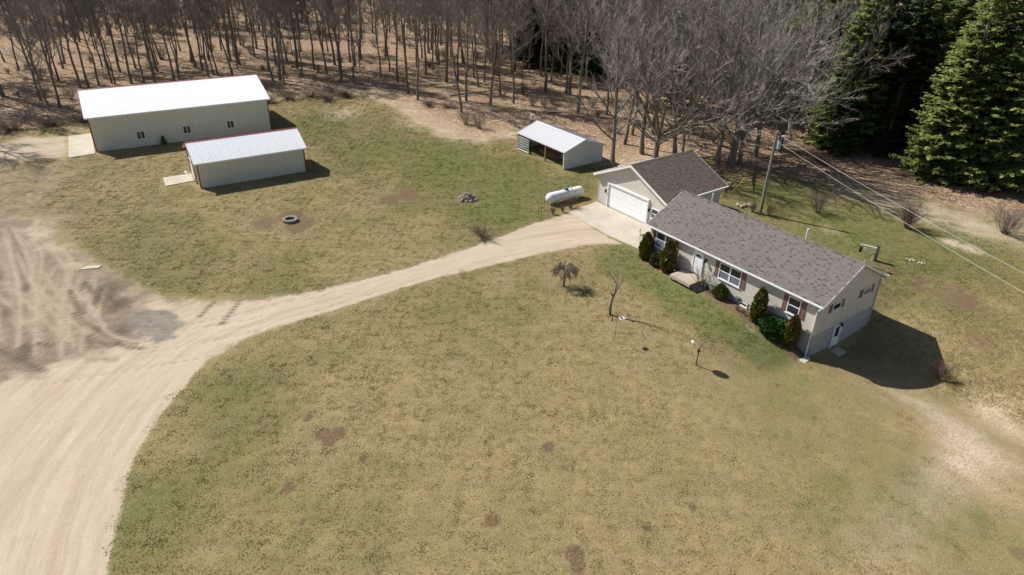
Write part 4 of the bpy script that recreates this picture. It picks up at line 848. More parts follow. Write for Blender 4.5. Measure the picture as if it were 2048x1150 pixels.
def spread_tree(seed,Ht,r0,fork,stems,spread,mats=('bark','twig_light'),cfg=None,low=5):
    rs=np.random.RandomState(seed); tr,cr=TM(),TM(); c=dict(bend=.12,wob=.11,deep=3,tw=6,tl=.75,tr=.013,ch=[6,6,4,4],up=.18); c.update(cfg or {})
    P=curve((0,0,-.25),(0,0,1),fork+.25,4,0,.03,rs); tube_np(tr,P,[r0*1.35,r0,r0*.92,r0*.9],10)
    for j in range(stems):
        az=j*6.283/stems+rs.uniform(-.35,.35); el=rs.uniform(.62,1.2) if j else 1.45; l=Ht-fork
        sub_len=l*rs.uniform(.8,1.)
        n=8; Q=curve(P[-1],(math.cos(az)*math.cos(el),math.sin(az)*math.cos(el),math.sin(el)),sub_len,n,.1,.08,rs); rr=np.linspace(r0*.62,.03,n); tube_np(tr,Q,rr,8)
        for k in range(11):
            t=.18+.8*(k+rs.random()*.7)/11; q,d=at_t(Q,min(t,.98)); nd=rdir(d,rs.uniform(.6,1.05),k*2.4+rs.uniform(-.6,.6)); nd[2]+=.05
            sub(tr,cr,q,nd/np.linalg.norm(nd),spread*(1.05-.6*t)*rs.uniform(.75,1.15),r0*.33*(1-t)+.02,1,rs,dict(c,deep=2,ch=[0,6,6],tw=11,tr=.016))
    for j in range(low):
        az=rs.uniform(0,6.28); q,d=at_t(P,rs.uniform(.55,.95)); sub(tr,cr,q,np.array([math.cos(az),math.sin(az),.25]),spread*.95,r0*.28,1,rs,dict(c,deep=2,ch=[0,6,4],tw=6,bend=.5))
    return tr.mesh('trunk',M[mats[0]]),cr.mesh('crown',M[mats[1]])
fc=dict(tw=15,tr=.016,tl=.95,ch=[0,7,6],bend=.2)
FT=[forest_tree(1,20,.165,.34,4.8,20,cfg=fc),forest_tree(2,18,.13,.36,4.2,18,cfg=fc),forest_tree(3,21,.20,.32,5.4,22,cfg=fc),forest_tree(4,15,.105,.34,3.0,15,cfg=fc),forest_tree(5,19,.15,.28,4.8,20,('bark_grey','twig'),fc),forest_tree(6,11,.065,.26,2.4,12,('bark_grey','twig'),dict(tw=8,tl=.6))]
ET=[forest_tree(11,20,.24,.20,5.6,20,('bark','twig'),dict(tw=13,tr=.016)),forest_tree(12,18,.22,.16,5.8,20,('bark_grey','twig_light'),dict(tw=13,tr=.016))]
ST=[spread_tree(21,19,.34,2.6,5,7.5),spread_tree(22,18,.40,3.2,6,8.5,('bark_grey','twig_light')),spread_tree(23,17,.24,4.5,4,6.5,('bark_grey','twig'))]
PROTO={}
def tree(kind,idx,x,y,rz,sc,name,label,cat='tree',group=None):
    lst={'F':FT,'E':ET,'S':ST}[kind]; tm,cm=lst[idx%len(lst)]
    o=empty(name,(x,y,H(x,y)),rz,label,cat,group); o.scale=(sc,sc,sc*rg.uniform(.9,1.1)); o.rotation_euler=(rg.gauss(0,.035),rg.gauss(0,.035),rz)
    put('trunk',tm,o); put('crown',cm,o); return o
rg=random.Random(12)
N=len(TREES); placed=[]
G_IN='bare hardwood trees of the wood'
KINDW=['dark-barked','mid-sized','stout','slender','grey-barked','young spindly']
def ZONE(x,y):
    q=x/y; d=math.hypot(x,y)
    side='left of the large barn' if q<-.72 else ('straight behind the large barn' if q<-.42 else ('between large barn and shed' if q<-.12 else 'behind shed and garage'))
    dep='at the front of the wood' if d<118 else ('in the middle of the wood' if d<150 else 'far back in the wood')
    return side,dep
def TL_(idx,x,y):
    a,b=ZONE(x,y); return '%s tree %s, %s'%(KINDW[idx],b,a),'bare trees %s, %s'%(b,a)
LBL_IN='slender bare grey-brown hardwood tree standing in leaf litter among many alike in the wood'
for i,(x,y,wd) in enumerate(TREES):
    placed.append((x,y))
    if i>=N-14: continue
    if wd<=.6: k,idx=('F',5 if wd<.55 else 3)
    elif wd<=.8: k,idx='F',(3 if i%3==0 else 1)
    elif wd<=.95: k,idx='F',(0,4,1)[i%3]
    else: k,idx='F',(2,0,4)[i%3]
    sc=rg.uniform(.9,1.08)*(1.05 if wd>1.05 else 1)
    if -64<x<-34 and y<96: sc*=.7
    l_,g_=TL_(idx,x,y); tree(k,idx,x,y,rg.uniform(0,6.28),sc,'bare_tree',l_,group=g_)
SP=TREES[-14:]
spec=[('F',1,1.,'slim bare tree just behind the grey shed roof'),('E',1,1.0,'tall bare tree with low branches right beside the back corner of the grey shed'),('F',0,1.,'bare tree standing just behind the grey shed, left of the low-branched one'),
('F',4,1.,'slender bare tree deep behind the grey shed'),('E',0,.95,'bare grey tree in the leaves between the shed and the garage'),('S',0,.9,'bare tree that forks low into many limbs behind the left end of the garage'),
('E',1,.95,'bare tree close behind the garage ridge'),('F',4,.95,'narrow bare tree next to the one close behind the garage ridge'),('F',2,.9,'dark bare tree set back in the wood behind the garage'),('E',0,.9,'bare tree set back behind the garage, its neighbour a darker trunk'),
('E',0,1.,'stout bare tree at the back right corner of the garage roof'),('S',1,1.0,'broad pale multi-stemmed bare tree spreading wide left of the power pole'),('E',1,.95,'leaning bare tree between the broad spreading tree and the power pole'),('S',2,1.,'bare tree with a bushy base behind the power pole')]
for (x,y,wd),(k,ix,sc,lb) in zip(SP,spec): tree(k,ix,x,y,rg.uniform(0,6.28),sc,'bare_tree',lb)
# more spreading crowns that fill the edge of the wood right of the shed
extra=[(14.,96.,'S',2,1.,'bare broad-crowned tree behind the shed, in front of the dark conifers'),(22.,92.,'S',0,1.,'bare broad-crowned tree behind the middle of the garage'),(30.,90.,'S',1,1.,'bare wide-crowned tree deep behind the power pole'),
(31.,78.,'S',0,.95,'bare pale-crowned tree right of the power pole, against the conifers'),(36.5,84.,'S',2,1.05,'bare tall-crowned tree touching the left-hand dark conifers'),(26.,101.,'S',1,1.05,'bare wide-crowned tree far behind the garage'),
(8.,103.,'E',1,1.05,'bare tree far behind the shed with a pale crown'),(38.,99.,'S',0,1.05,'bare pale crown rising far behind the power pole'),(17.,83.,'E',0,1.,'bare bushy tree behind the left slope of the garage roof'),(46.,106.,'S',1,1.,'bare crown between the far conifers')]
for x,y,k,ix,sc,lb in extra: tree(k,ix,x,y,rg.uniform(0,6.28),sc,'bare_tree',lb); placed.append((x,y))
def px(x,y,z=0):
    v=Vector((x,y,z))-Vector((0,0,CAM_H)); zz=v.dot(fw); return 1024+F_PX*v.dot(rt2)/zz,575-F_PX*v.dot(up2)/zz
cand=[]
LP=np.array(LEAFEDGE)
def free(x,y,d): return all((x-a)**2+(y-b)**2>d*d for a,b in placed)
tries=0; inner=[]
while len(inner)<660 and tries<90000:
    tries+=1; y=90+170*rg.random()**.8; x=rg.uniform(-.85*y-25,.55*y+10)
    if y<112 and x<40: 
        if x>-62 or y<92: continue
    if x>14+ (y-90)*.15 and y<150: continue
    if x>30 and y>=150 and rg.random()<.5: continue
    u,v=px(x,y,8)
    if u<-260 or u>2300: continue
    if fbm(np.array([x]),np.array([y]),.07,33,2)[0]<.38+.2*rg.random() or not free(x,y,2.1+.004*y): continue
    placed.append((x,y)); inner.append((x,y))
# a few beyond the left edge of the frame whose shadows and crowns reach in
for x,y in ((-78,84),(-84,92),(-72,90),(-90,80),(-82,76),(-75,97),(-68,79)):
    if free(x,y,3): inner.insert(0,(x,y)); placed.append((x,y))
inner.sort(key=lambda p:p[0]**2+p[1]**2)
nind=300-(N-14)-20
for i,(x,y) in enumerate(inner[:nind]):
    ix=rg.choice((0,1,1,2,3,4,4,5)); l_,g_=TL_(ix,x,y); tree('F',ix,x,y,rg.uniform(0,6.28),rg.uniform(.85,1.1),'bare_tree',l_,group=g_)
# the far wood: one object of instanced trunks and crowns
protoc=bpy.data.collections.new('far_tree_sources')
for i,(tm,cm) in enumerate(FT[:5]):
    a=MB(); me=bpy.data.meshes.new('far_tree'); bm=bmesh.new(); bm.from_mesh(tm); n0=len(bm.faces); bm.from_mesh(cm); bm.faces.ensure_lookup_table()
    for f in bm.faces[n0:]: f.material_index=1
    bm.to_mesh(me); bm.free(); me.materials.append(tm.materials[0]); me.materials.append(cm.materials[0])
    protoc.objects.link(bpy.data.objects.new('far_tree_source',me))
def scatter(name,pts,rots,scs,coll,label,extra=None):
    me=bpy.data.meshes.new(name); me.vertices.add(len(pts)); me.vertices.foreach_set('co',np.array(pts,np.float32).ravel())
    a=me.attributes.new('rz','FLOAT_VECTOR','POINT'); a.data.foreach_set('vector',np.array(rots,np.float32).ravel())
    a=me.attributes.new('sc','FLOAT','POINT'); a.data.foreach_set('value',np.array(scs,np.float32))
    o=bpy.data.objects.new(name,me); COL.objects.link(o); o['kind']='stuff'; o['label']=label
    g=bpy.data.node_groups.new(name,'GeometryNodeTree'); g.interface.new_socket('Geometry',in_out='INPUT',socket_type='NodeSocketGeometry'); g.interface.new_socket('Geometry',in_out='OUTPUT',socket_type='NodeSocketGeometry')
    N_=g.nodes; L=g.links; gi=N_.new('NodeGroupInput'); go=N_.new('NodeGroupOutput'); m2p=N_.new('GeometryNodeMeshToPoints'); ci=N_.new('GeometryNodeCollectionInfo'); ci.inputs['Collection'].default_value=coll; ci.inputs['Separate Children'].default_value=True; ci.inputs['Reset Children'].default_value=True
    ip=N_.new('GeometryNodeInstanceOnPoints'); ip.inputs['Pick Instance'].default_value=True
    ra=N_.new('GeometryNodeInputNamedAttribute'); ra.data_type='FLOAT_VECTOR'; ra.inputs[0].default_value='rz'; sa=N_.new('GeometryNodeInputNamedAttribute'); sa.data_type='FLOAT'; sa.inputs[0].default_value='sc'
    rv=N_.new('FunctionNodeRandomValue'); rv.data_type='INT'; rv.inputs[4].default_value=0; rv.inputs[5].default_value=len(coll.objects)-1
    L.new(gi.outputs[0],m2p.inputs[0]); L.new(m2p.outputs[0],ip.inputs['Points']); L.new(ci.outputs[0],ip.inputs['Instance']); L.new(rv.outputs[2],ip.inputs['Instance Index'])
    L.new(ra.outputs[0],ip.inputs['Rotation']); L.new(sa.outputs[0],ip.inputs['Scale']); L.new(ip.outputs[0],go.inputs[0])
    if extra is not None: a=me.attributes.new('green','FLOAT','POINT'); a.data.foreach_set('value',np.array(extra,np.float32))
    md=o.modifiers.new('scatter','NODES'); md.node_group=g; return o
far=inner[nind:]
scatter('far_woods',[(x,y,H(x,y)) for x,y in far],[(0,0,rg.uniform(0,6.28)) for _ in far],[rg.uniform(.85,1.1) for _ in far],protoc,'bare hardwoods further back in the wood')
# ------------------------------------------------------------------ conifers
def conifer(seed,Ht,Rm,mat,z0=.6,dens=1.,droop=.25,pw=.8):
    rs=np.random.RandomState(seed); tr=TM(); P=np.array([[0,0,-.3],[0,0,Ht*.33],[.1,0,Ht*.66],[0,.1,Ht]]); tube_np(tr,P,[Ht*.016,Ht*.012,Ht*.007,.02],8)
    V=[];Fc=[];tone=[];n=0
    z=z0
    while z<Ht-.3:
        f=z/Ht; Lb=Rm*(1-f)**pw*(1 if f>.06 else .75)+.25; nb=int((7 if f<.7 else 5)*dens)
        for j in range(nb):
            az=rs.uniform(0,6.283); L=Lb*rs.uniform(.72,1.15); zz=z+rs.uniform(-.4,.4); ca,sa=math.cos(az),math.sin(az)
            slope=.22-droop*(1-f)-.28*rs.random(); k=max(4,int(L/.22)); bt=rs.uniform(-.12,.12)
            if j%3==0: tr.spike(np.array([0,0,zz]),np.array([ca,sa,slope]),L*.9,.03)
            for i in range(k):
                t=(i+.6)/k
                if t<.22: continue
                r_=L*t; zc=zz+slope*r_+.22*L*t*t*t*.6; s=(.20+.34*(1-t)*min(L,3.5)/2.2)*(1.1 if L>1.5 else .8); 
                px_,py_=ca*r_,sa*r_; side=np.array([-sa,ca,0]); fwd=np.array([ca,sa,slope+.35*t])
                for sgn in (-1,1,0,-1,1):
                    d=fwd*(.55 if sgn else 1.)+side*sgn*rs.uniform(.7,1.1)+np.array([0,0,rs.uniform(-.7,.15)]); d/=np.linalg.norm(d)
                    ln=(s*1.75 if sgn else .42)*rs.uniform(.45,1.2); q=np.array([px_,py_,zc])+rs.normal(0,.05,3)
                    wv=np.cross(d,(rs.normal(0,.35),rs.normal(0,.35),1.)); wv/=np.linalg.norm(wv); wd=ln*rs.uniform(.18,.30)
                    # narrow pointed spray of two overlapping leaf shapes
                    V+= [q,q+d*ln*.5+wv*wd,q+d*ln+np.array([0,0,-.05*ln]),q+d*ln*.45-wv*wd+np.array([0,0,-.06])]
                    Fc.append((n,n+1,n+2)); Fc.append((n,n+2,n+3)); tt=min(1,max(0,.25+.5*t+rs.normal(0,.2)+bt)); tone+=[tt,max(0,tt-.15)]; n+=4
        z+=.30+.12*f
    me=bpy.data.meshes.new('crown'); me.from_pydata([tuple(v) for v in V],[],Fc); me.materials.append(mat); a=me.attributes.new('tone','FLOAT','FACE'); a.data.foreach_set('value',tone)
    return tr.mesh('trunk',M['bark']),me
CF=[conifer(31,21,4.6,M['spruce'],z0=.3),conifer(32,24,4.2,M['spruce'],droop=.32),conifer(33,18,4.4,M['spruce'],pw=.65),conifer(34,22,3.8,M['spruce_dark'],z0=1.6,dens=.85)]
def cf(ix,x,y,sc,lb,group=None,rz=None):
    tm,cm=CF[ix]; o=empty('conifer_tree',(x,y,H(x,y)),rg.uniform(0,6.28) if rz is None else rz,lb,'conifer',group); wq=rg.uniform(.85,1.2); o.scale=(sc*wq,sc*wq,sc*rg.uniform(.9,1.1)); o.rotation_euler=(rg.gauss(0,.025),rg.gauss(0,.025),rg.uniform(0,6.28)); put('trunk',tm,o); put('crown',cm,o); placed.append((x,y))
CON=[(49.5,67.5,2,.95,'nearest dense green spruce, at the right edge above the dry grass bank'),(45.2,69.5,0,.9,'bright sunlit spruce whose low branches reach the leaf edge on the right'),(54.,73.,1,1.,'tall spruce rising behind the nearest right-hand spruce'),
(50.,76.5,0,1.05,'sunlit spruce standing behind the low-branched one'),(57.,66.,0,1.,'spruce at the far right edge beside the wires'),(47.5,84.,1,1.02,'tall dark spruce at the right of the black gap'),
(37.,76.5,3,.5,'small dark conifer at the foot of the black gap'),(38.6,80.,0,.95,'spruce with a few sunlit tips forming the left side of the black gap'),(43.,87.5,3,1.05,'dark conifer deep inside the black gap'),(40.6,92.,1,1.,'spruce with sunlit tips left of the black gap'),
(36.,90.5,2,.98,'dark green conifer behind the wide bare crown'),(45.,96.,3,1.1,'tall conifer far back in the black gap'),(53.,90.,0,1.1,'spruce behind the right-hand group'),(60.,80.,1,1.05,'spruce far back at the right edge'),
(33.,97.,3,1.,'dark conifer behind the bare crowns right of the garage'),(27.,108.,3,.95,'dark conifer seen through bare crowns behind the garage'),(13.,115.,3,.95,'dark conifer in the wood behind the shed'),(8.,121.,1,.9,'second dark conifer in the wood behind the shed'),
(19.,118.,0,.9,'conifer in the wood behind the garage roof'),(40.,108.,1,1.05,'conifer far behind the spreading bare crown'),(50.,104.,0,1.1,'conifer at the top right far back'),(58.,98.,1,1.1,'conifer far back in the top right corner'),
(34.,112.,2,1.,'conifer far back above the power pole'),(23.,98.,3,.7,'young dark conifer under the bare crowns'),(3.,128.,3,.9,'dark conifer furthest left in the wood'),(66.,92.,0,1.1,'spruce beyond the far right edge'),(46.,116.,3,1.1,'dark conifer in the back row'),(42.2,76.2,3,.35,'tiny dark conifer beside the black gap'),(63.,72.,2,1.,'spruce beyond the right edge')]
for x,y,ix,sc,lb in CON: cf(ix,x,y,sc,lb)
for x,y in ((41.5,83.5),(44.5,80.5),(46.5,90),(43.5,100),(49,98)): cf(3,x,y,rg.uniform(.95,1.1),'dark conifer %s of the black gap between the lit spruces'%{(41.5,83.5):'at the left front',(44.5,80.5):'at the right front',(46.5,90):'at the middle',(43.5,100):'at the left back',(49,98):'at the right back'}[(x,y)])
for k in range(15):
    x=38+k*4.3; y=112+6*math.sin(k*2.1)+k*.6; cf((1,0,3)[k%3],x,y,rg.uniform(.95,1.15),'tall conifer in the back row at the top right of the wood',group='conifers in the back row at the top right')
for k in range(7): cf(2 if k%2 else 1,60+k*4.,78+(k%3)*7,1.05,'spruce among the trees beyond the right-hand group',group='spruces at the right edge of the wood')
for x,y,ix,sc,lb in ((47.6,73.,1,.95,'slim lit spruce filling the space behind the low-branched spruce'),(52.3,69.6,2,1.02,'broad lit spruce between the two nearest right-hand spruces'),(49.,80.,0,1.05,'lit spruce just right of the black gap'),(54.5,84.,2,1.1,'broad spruce in the second row on the right'),(56.5,76.,1,1.0,'tall spruce between the second row and the right edge')): cf(ix,x,y,sc,lb)
for k in range(9): cf(3,2+k*4.4,124+4*math.sin(k*1.7),rg.uniform(.8,1.),'dark conifer behind the bare crowns of the middle wood',group='dark conifers behind the bare crowns')
# ------------------------------------------------------------------ shrubs
def clipped(seed,prof,nf,mat,sz,stem=.05):
    """dense shrub: leaf sprays standing on a rounded body; prof=list (height, radius)"""
    rs=np.random.RandomState(seed); hs=np.array([p[0] for p in prof]); rr=np.array([p[1] for p in prof]); V=[];Fc=[];tone=[];n=0
    ph=rs.uniform(0,6.28,4)
    wgt=np.interp(np.linspace(hs[0],hs[-1],200),hs,rr)+.05; cdf=np.cumsum(wgt)/wgt.sum()
    for i in range(nf):
        z=np.interp(rs.random(),cdf,np.linspace(hs[0],hs[-1],200)); R0=np.interp(z,hs,rr); az=rs.uniform(0,6.283)
        R0*=1+.11*math.sin(3*az+ph[0]+z*2)+.09*math.sin(5*az+ph[1]-z*5)+.07*math.sin(11*z+ph[2]+2*az)+.05*math.sin(7*az-13*z); dep=rs.random()**2*.45; r=R0*(1-dep); c,s=math.cos(az),math.sin(az); p=np.array([c*r,s*r,z])
        d=np.array([c*.55,s*.55,rs.uniform(.3,1.2)])+rs.normal(0,.3,3); d/=np.linalg.norm(d); wv=np.cross(d,rs.normal(0,1,3)); wv/=np.linalg.norm(wv)+1e-9; l=sz*rs.uniform(.6,1.3)
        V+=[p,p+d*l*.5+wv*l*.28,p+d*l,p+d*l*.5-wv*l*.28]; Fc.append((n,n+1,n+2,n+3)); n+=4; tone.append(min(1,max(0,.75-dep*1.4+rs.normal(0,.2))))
    me=bpy.data.meshes.new('foliage'); me.from_pydata([tuple(v) for v in V],[],Fc); me.materials.append(mat); a=me.attributes.new('tone','FLOAT','FACE'); a.data.foreach_set('value',tone)
    return me
def stemmesh(h,r=.05,mat=None):
    t=TM(); tube_np(t,[[0,0,-.2],[0,0,h*.5],[0,0,h]],[r,r*.8,.01],6); return t.mesh('stem',mat or M['bark'])
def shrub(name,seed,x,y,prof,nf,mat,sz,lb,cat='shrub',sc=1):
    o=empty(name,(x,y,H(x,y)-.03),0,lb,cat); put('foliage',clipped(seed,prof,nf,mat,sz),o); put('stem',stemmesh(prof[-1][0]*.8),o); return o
def hs(s,t): return (HX+s*math.cos(HYAW)+t*math.sin(HYAW), HY+s*math.sin(HYAW)-t*math.cos(HYAW))
def colp(h,r): return [(0,.6*r),(.15*h,.95*r),(.35*h,1.*r),(.6*h,.85*r),(.82*h,.55*r),(.95*h,.22*r),(h,.03)]
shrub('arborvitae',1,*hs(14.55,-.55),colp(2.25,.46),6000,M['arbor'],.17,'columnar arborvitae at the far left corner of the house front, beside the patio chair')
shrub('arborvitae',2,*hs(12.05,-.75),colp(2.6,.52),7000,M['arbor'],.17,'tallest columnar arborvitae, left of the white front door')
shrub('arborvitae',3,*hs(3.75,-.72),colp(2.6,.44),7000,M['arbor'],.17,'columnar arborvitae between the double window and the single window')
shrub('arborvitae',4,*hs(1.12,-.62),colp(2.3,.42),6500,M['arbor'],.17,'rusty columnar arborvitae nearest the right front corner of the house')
dome=lambda h,r:[(0,.75*r),(.25*h,1.*r),(.55*h,.95*r),(.8*h,.65*r),(.95*h,.3*r),(h,.05)]
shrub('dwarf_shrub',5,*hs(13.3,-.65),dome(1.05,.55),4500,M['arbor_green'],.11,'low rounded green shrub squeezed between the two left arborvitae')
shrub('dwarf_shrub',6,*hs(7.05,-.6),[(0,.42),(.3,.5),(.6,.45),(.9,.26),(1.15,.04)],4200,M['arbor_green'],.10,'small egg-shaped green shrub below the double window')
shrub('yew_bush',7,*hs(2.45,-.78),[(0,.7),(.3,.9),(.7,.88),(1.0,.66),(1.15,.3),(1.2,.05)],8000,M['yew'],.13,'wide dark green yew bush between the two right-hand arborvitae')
def twiggy(seed,h,r,n,mats=('twig_red','twig_red'),fine=6,rad=.014,openness=.5,tl=.35):
    rs=np.random.RandomState(seed); tr,cr=TM(),TM()
    for i in range(n):
        az=rs.uniform(0,6.283); a=rs.uniform(.05,openness); d=np.array([math.cos(az)*math.sin(a),math.sin(az)*math.sin(a),math.cos(a)]); l=h*rs.uniform(.6,1.1)
        b=np.array([math.cos(az),math.sin(az),0])*rs.uniform(0,r*.18)+np.array([0,0,-.05]); P=curve(b,d,l,5,.1,.1,rs); tube_np(tr,P,np.linspace(rad,.004,5),4)
        for j in range(3):
            q,dd=at_t(P,rs.uniform(.3,.9)); nd=rdir(dd,rs.uniform(.3,.7),rs.uniform(0,6.28)); Q=curve(q,nd,l*.4,3,.1,.1,rs); tube_np(cr,Q,[rad*.5,rad*.4,.003],3); twigs(cr,Q,rs,fine,tl,.006,.6)
        twigs(cr,P,rs,fine,tl,.007,.6,.35)
    return tr.mesh('stem',M[mats[0]]),cr.mesh('twig',M[mats[1]])
TB=[twiggy(1,1.5,.9,34,openness=.75),twiggy(2,2.2,1.3,34,('bark_grey','twig_red'),8,.020,.75,.35),twiggy(3,2.4,1.2,60,('twig_red','twig_red'),5,.018,.5,.3),twiggy(4,1.2,.6,12,('bark_grey','twig_light'),5,.02,.8,.3),twiggy(5,2.7,1.6,46,('twig_red','twig'),9,.022,.85,.45)]
def tb(ix,x,y,sc,lb,cat='bush',name='bare_bush',group=None):
    o=empty(name,(x,y,H(x,y)),rg.uniform(0,6.28),lb,cat,group); o.scale=(sc,sc,sc) if not isinstance(sc,tuple) else sc; put('stem',TB[ix][0],o); put('twig',TB[ix][1],o); return o
tb(0,-2.56,52.0,(1.25,1.25,.7),'brown bare spiky bush on the upper edge of the gravel drive'); tb(1,28.26,58.9,1.0,'pale bare rounded bush on the back lawn beyond the house roof'); tb(2,35.0,55.8,1.05,'reddish dense upright bare bush on the back lawn under the wires')
tb(4,43.2,54.9,.95,'large grey bare bush at the right edge by the conifers'); tb(0,27.6,35.5,.85,'small dark bare bush at the tip of the house shadow'); tb(1,23.4,57.9,.62,'tangled bare bush at the foot of the power pole'); tb(2,22.1,58.7,.45,'low brown bare bush left of the power pole foot')
tb(3,*hs(8.75,-.65),1.35,'sparse pale bare shrub between the porch deck and the egg-shaped shrub'); tb(0,5.3,58.9,.75,'bare thorny bush in front of the propane tank'); tb(2,3.6,57.3,.3,'low dead stems along the drive below the trellis'); tb(2,4.5,57.9,.28,'low dead stems between trellis and tank bush')
tb(0,*hs(5.2,-.95),.28,'tiny dry plant in the flower bed under the basement window'); tb(0,*hs(4.7,-.9),.26,'tiny dry plant beside the tall middle arborvitae')
shrub('small_conifer',9,*xy((B1[0],B1[1]),B1[2],6.75,-.45),[(0,.28),(.3,.25),(.7,.12),(.95,.02)],500,M['spruce'],.14,'little dark conifer seedling against the long wall of the large barn','seedling')
# thickets and brush at the edge of the wood
BR=[(-29.5,98.5,2,.8),(-26.5,97.,2,.7),(-32.,96.8,2,.75),(-34.5,94.8,2,.6),(-28,101.5,4,.6),(-24.5,99.,2,.6),(-60.,79.5,2,.9),(-64.,81.,2,.9),(-56.5,81.5,2,.7),(-61.5,84.5,4,.6),(-66.,78.,4,.6),(-53.5,83.5,2,.6),(-12.,95.,2,.55),(-9.5,94.,2,.5),(-68,84,2,.8),(22.,70.,0,.9),(12,84,0,.9),(38.,72.5,0,.8),(41.5,69.5,0,.6),(34.,74.,0,.9),(16,87,2,.5),(-70,74,2,.8)]
def BL(x,y):
    if x<-50: return 'tangled reddish brush at the wood edge left of the large barn','brush','brush_clump','brush left of the large barn'
    if x<-20: return 'tangled reddish brush at the far right end of the large barn','brush','brush_clump','brush right of the large barn'
    if x<0: return 'low dark brush at the grass edge left of the grey shed','brush','brush_clump','brush left of the shed'
    return 'thin bare brush under the crowns behind the garage and pole','brush','brush_clump','brush behind the garage'
for x,y,ix,sc in BR: tb(ix,x,y,(sc*2.6,sc*2.6,sc*.55),*BL(x,y))
# understorey saplings as one mass
sapc=bpy.data.collections.new('sapling_sources')
for ix in (0,3,4):
    me=bpy.data.meshes.new('sapling'); bm=bmesh.new(); bm.from_mesh(TB[ix][0]); bm.from_mesh(TB[ix][1]); bm.to_mesh(me); bm.free(); me.materials.append(TB[ix][1].materials[0]); sapc.objects.link(bpy.data.objects.new('sapling_source',me))
pts=[]
while len(pts)<420:
    y=rg.uniform(80,210); x=rg.uniform(-.85*y,.5*y)
    if not inside(np.array([x]),np.array([y]),LEAFPOLY)[0]: continue
    if sdf(np.array([x]),np.array([y]),LEAFPOLY)[0]<2.5: continue
    pts.append((x,y,H(x,y)))
scatter('undergrowth',pts,[(0,0,rg.uniform(0,6.28)) for _ in pts],[rg.uniform(.3,.85) for _ in pts],sapc,'thin bare undergrowth on the floor of the wood')
# fallen trunks
for i,(x,y,az,l,r,lb) in enumerate([(-9.6,100.,.35,9,.13,'long fallen log lying in the leaves behind the left end of the shed'),(4.5,92.,.15,6,.1,'thin fallen log in the leaves behind the shed'),(-38,118,.6,7,.16,'fallen log in the wood behind the large barn'),(-58,100,1.,6,.14,'fallen log in the wood left of the large barn'),(14.5,98,2.7,7,.12,'fallen log under the bare crowns behind the garage'),(-16,121,.2,6,.15,'fallen log far back in the middle of the wood')]):
    t=TM(); rs=np.random.RandomState(i); P=curve((0,0,r*.8),(1,0,.02),l,6,0,.05,rs); tube_np(t,P,np.linspace(r,r*.5,6),8); t.spike(P[3],np.array([.4,.6,.7]),1.2,.04)
    o=put('fallen_log',t.mesh('fallen_log',M['bark']),None,(x,y,H(x,y)+.05),rot=(0,0,az)); tag(o,lb,'log')
# ================================================================== yard objects
# propane tank
tk=empty('propane_tank',(4.85,60.72,0),math.atan2(61.9-59.6,6.55-3.25),'long white horizontal propane tank with green valve dome on the lawn beside the garage','propane tank')
mb=MB(); r=.48; hl=1.75; zc=.60; prof=[]
for i in range(9): a=math.pi/2*(1-i/8); prof.append((-hl+0-r*.85*math.sin(a),r*math.cos(a)))
prof[0]=(prof[0][0],.01); prof+= [(-.6,r),(.6,r)]+[(-p[0],p[1]) for p in prof[::-1]]
mb.tube([(p[0],0,zc) for p in prof],[max(p[1],.01) for p in prof],28); mb.build('tank_body',[M['tank_white']],tk,smooth=True)
mb=MB(); mb.cone(.1,0,[(.2,zc+r-.03),(.2,zc+r+.1),(.15,zc+r+.19),(.02,zc+r+.22)],16); mb.build('valve_dome',[M['tank_green']],tk,smooth=False)
mb=MB(); mb.cone(.62,0,[(.05,zc+r-.02),(.05,zc+r+.1),(.07,zc+r+.1),(.07,zc+r+.13)],10); mb.build('relief_valve',[M['tank_white']],tk)
for x in (-1.15,1.15):
    mb=MB(); mb.box(x-.07,x+.07,-.33,.33,-.05,zc-r+.12); mb.build('leg',[M['block']],tk)
# fire ring of separate wall blocks
fr=empty('fire_ring',(-19.5,54.6,H(-19.5,54.6)),0,'round fire pit ring of grey blocks on a scorched patch of lawn','fire pit')
for k in range(14):
    a0=k*2*math.pi/14+.015; a1=(k+1)*2*math.pi/14-.015; m=MB(); R0,R1=.42,.66
    p=lambda r_,a,z:(r_*math.cos(a),r_*math.sin(a),z); h=.24+.01*(k%3)
    m.hexa([p(R0,a0,0),p(R1,a0,0),p(R1,a1,0),p(R0,a1,0),p(R0,a0,h),p(R1,a0,h),p(R1,a1,h),p(R0,a1,h)]); m.build('block',[M['ring_block']],fr)
m=MB(); m.cone(0,0,[(.415,-.02),(.415,.05),(.2,.07),(.01,.08)],14); m.build('ash_bed',[M['ash']],fr)
# stone pile
spx,spy=-4.4,60.45
sp=empty('stone_pile',(spx,spy,H(spx,spy)),0,'heap of tan and grey fieldstones on the green lawn','stone pile')
rg=random.Random(5); SM=[blobmesh('stone',M['rock'][i%3],1,.8,.65,i+20,1,.3,1.2) for i in range(9)]
for me in SM: me.polygons.foreach_set('use_smooth',[False]*len(me.polygons))
n=0
for ring,(rad,zz,c) in enumerate(((.95,.05,20),(.75,.12,17),(.55,.27,14),(.38,.40,10),(.2,.52,6),(.05,.60,2),(.6,.04,8))):
    for k in range(c):
        a=k*6.283/c+rg.uniform(-.2,.2); s=rg.uniform(.10,.19); q=rad*rg.uniform(.88,1.1)
        put('stone',SM[rg.randrange(9)],sp,(q*math.cos(a),q*math.sin(a)*.8,zz+rg.uniform(-.03,.04)),rot=(rg.uniform(-.5,.5),rg.uniform(-.5,.5),rg.uniform(0,6)),scale=(s,s,s))
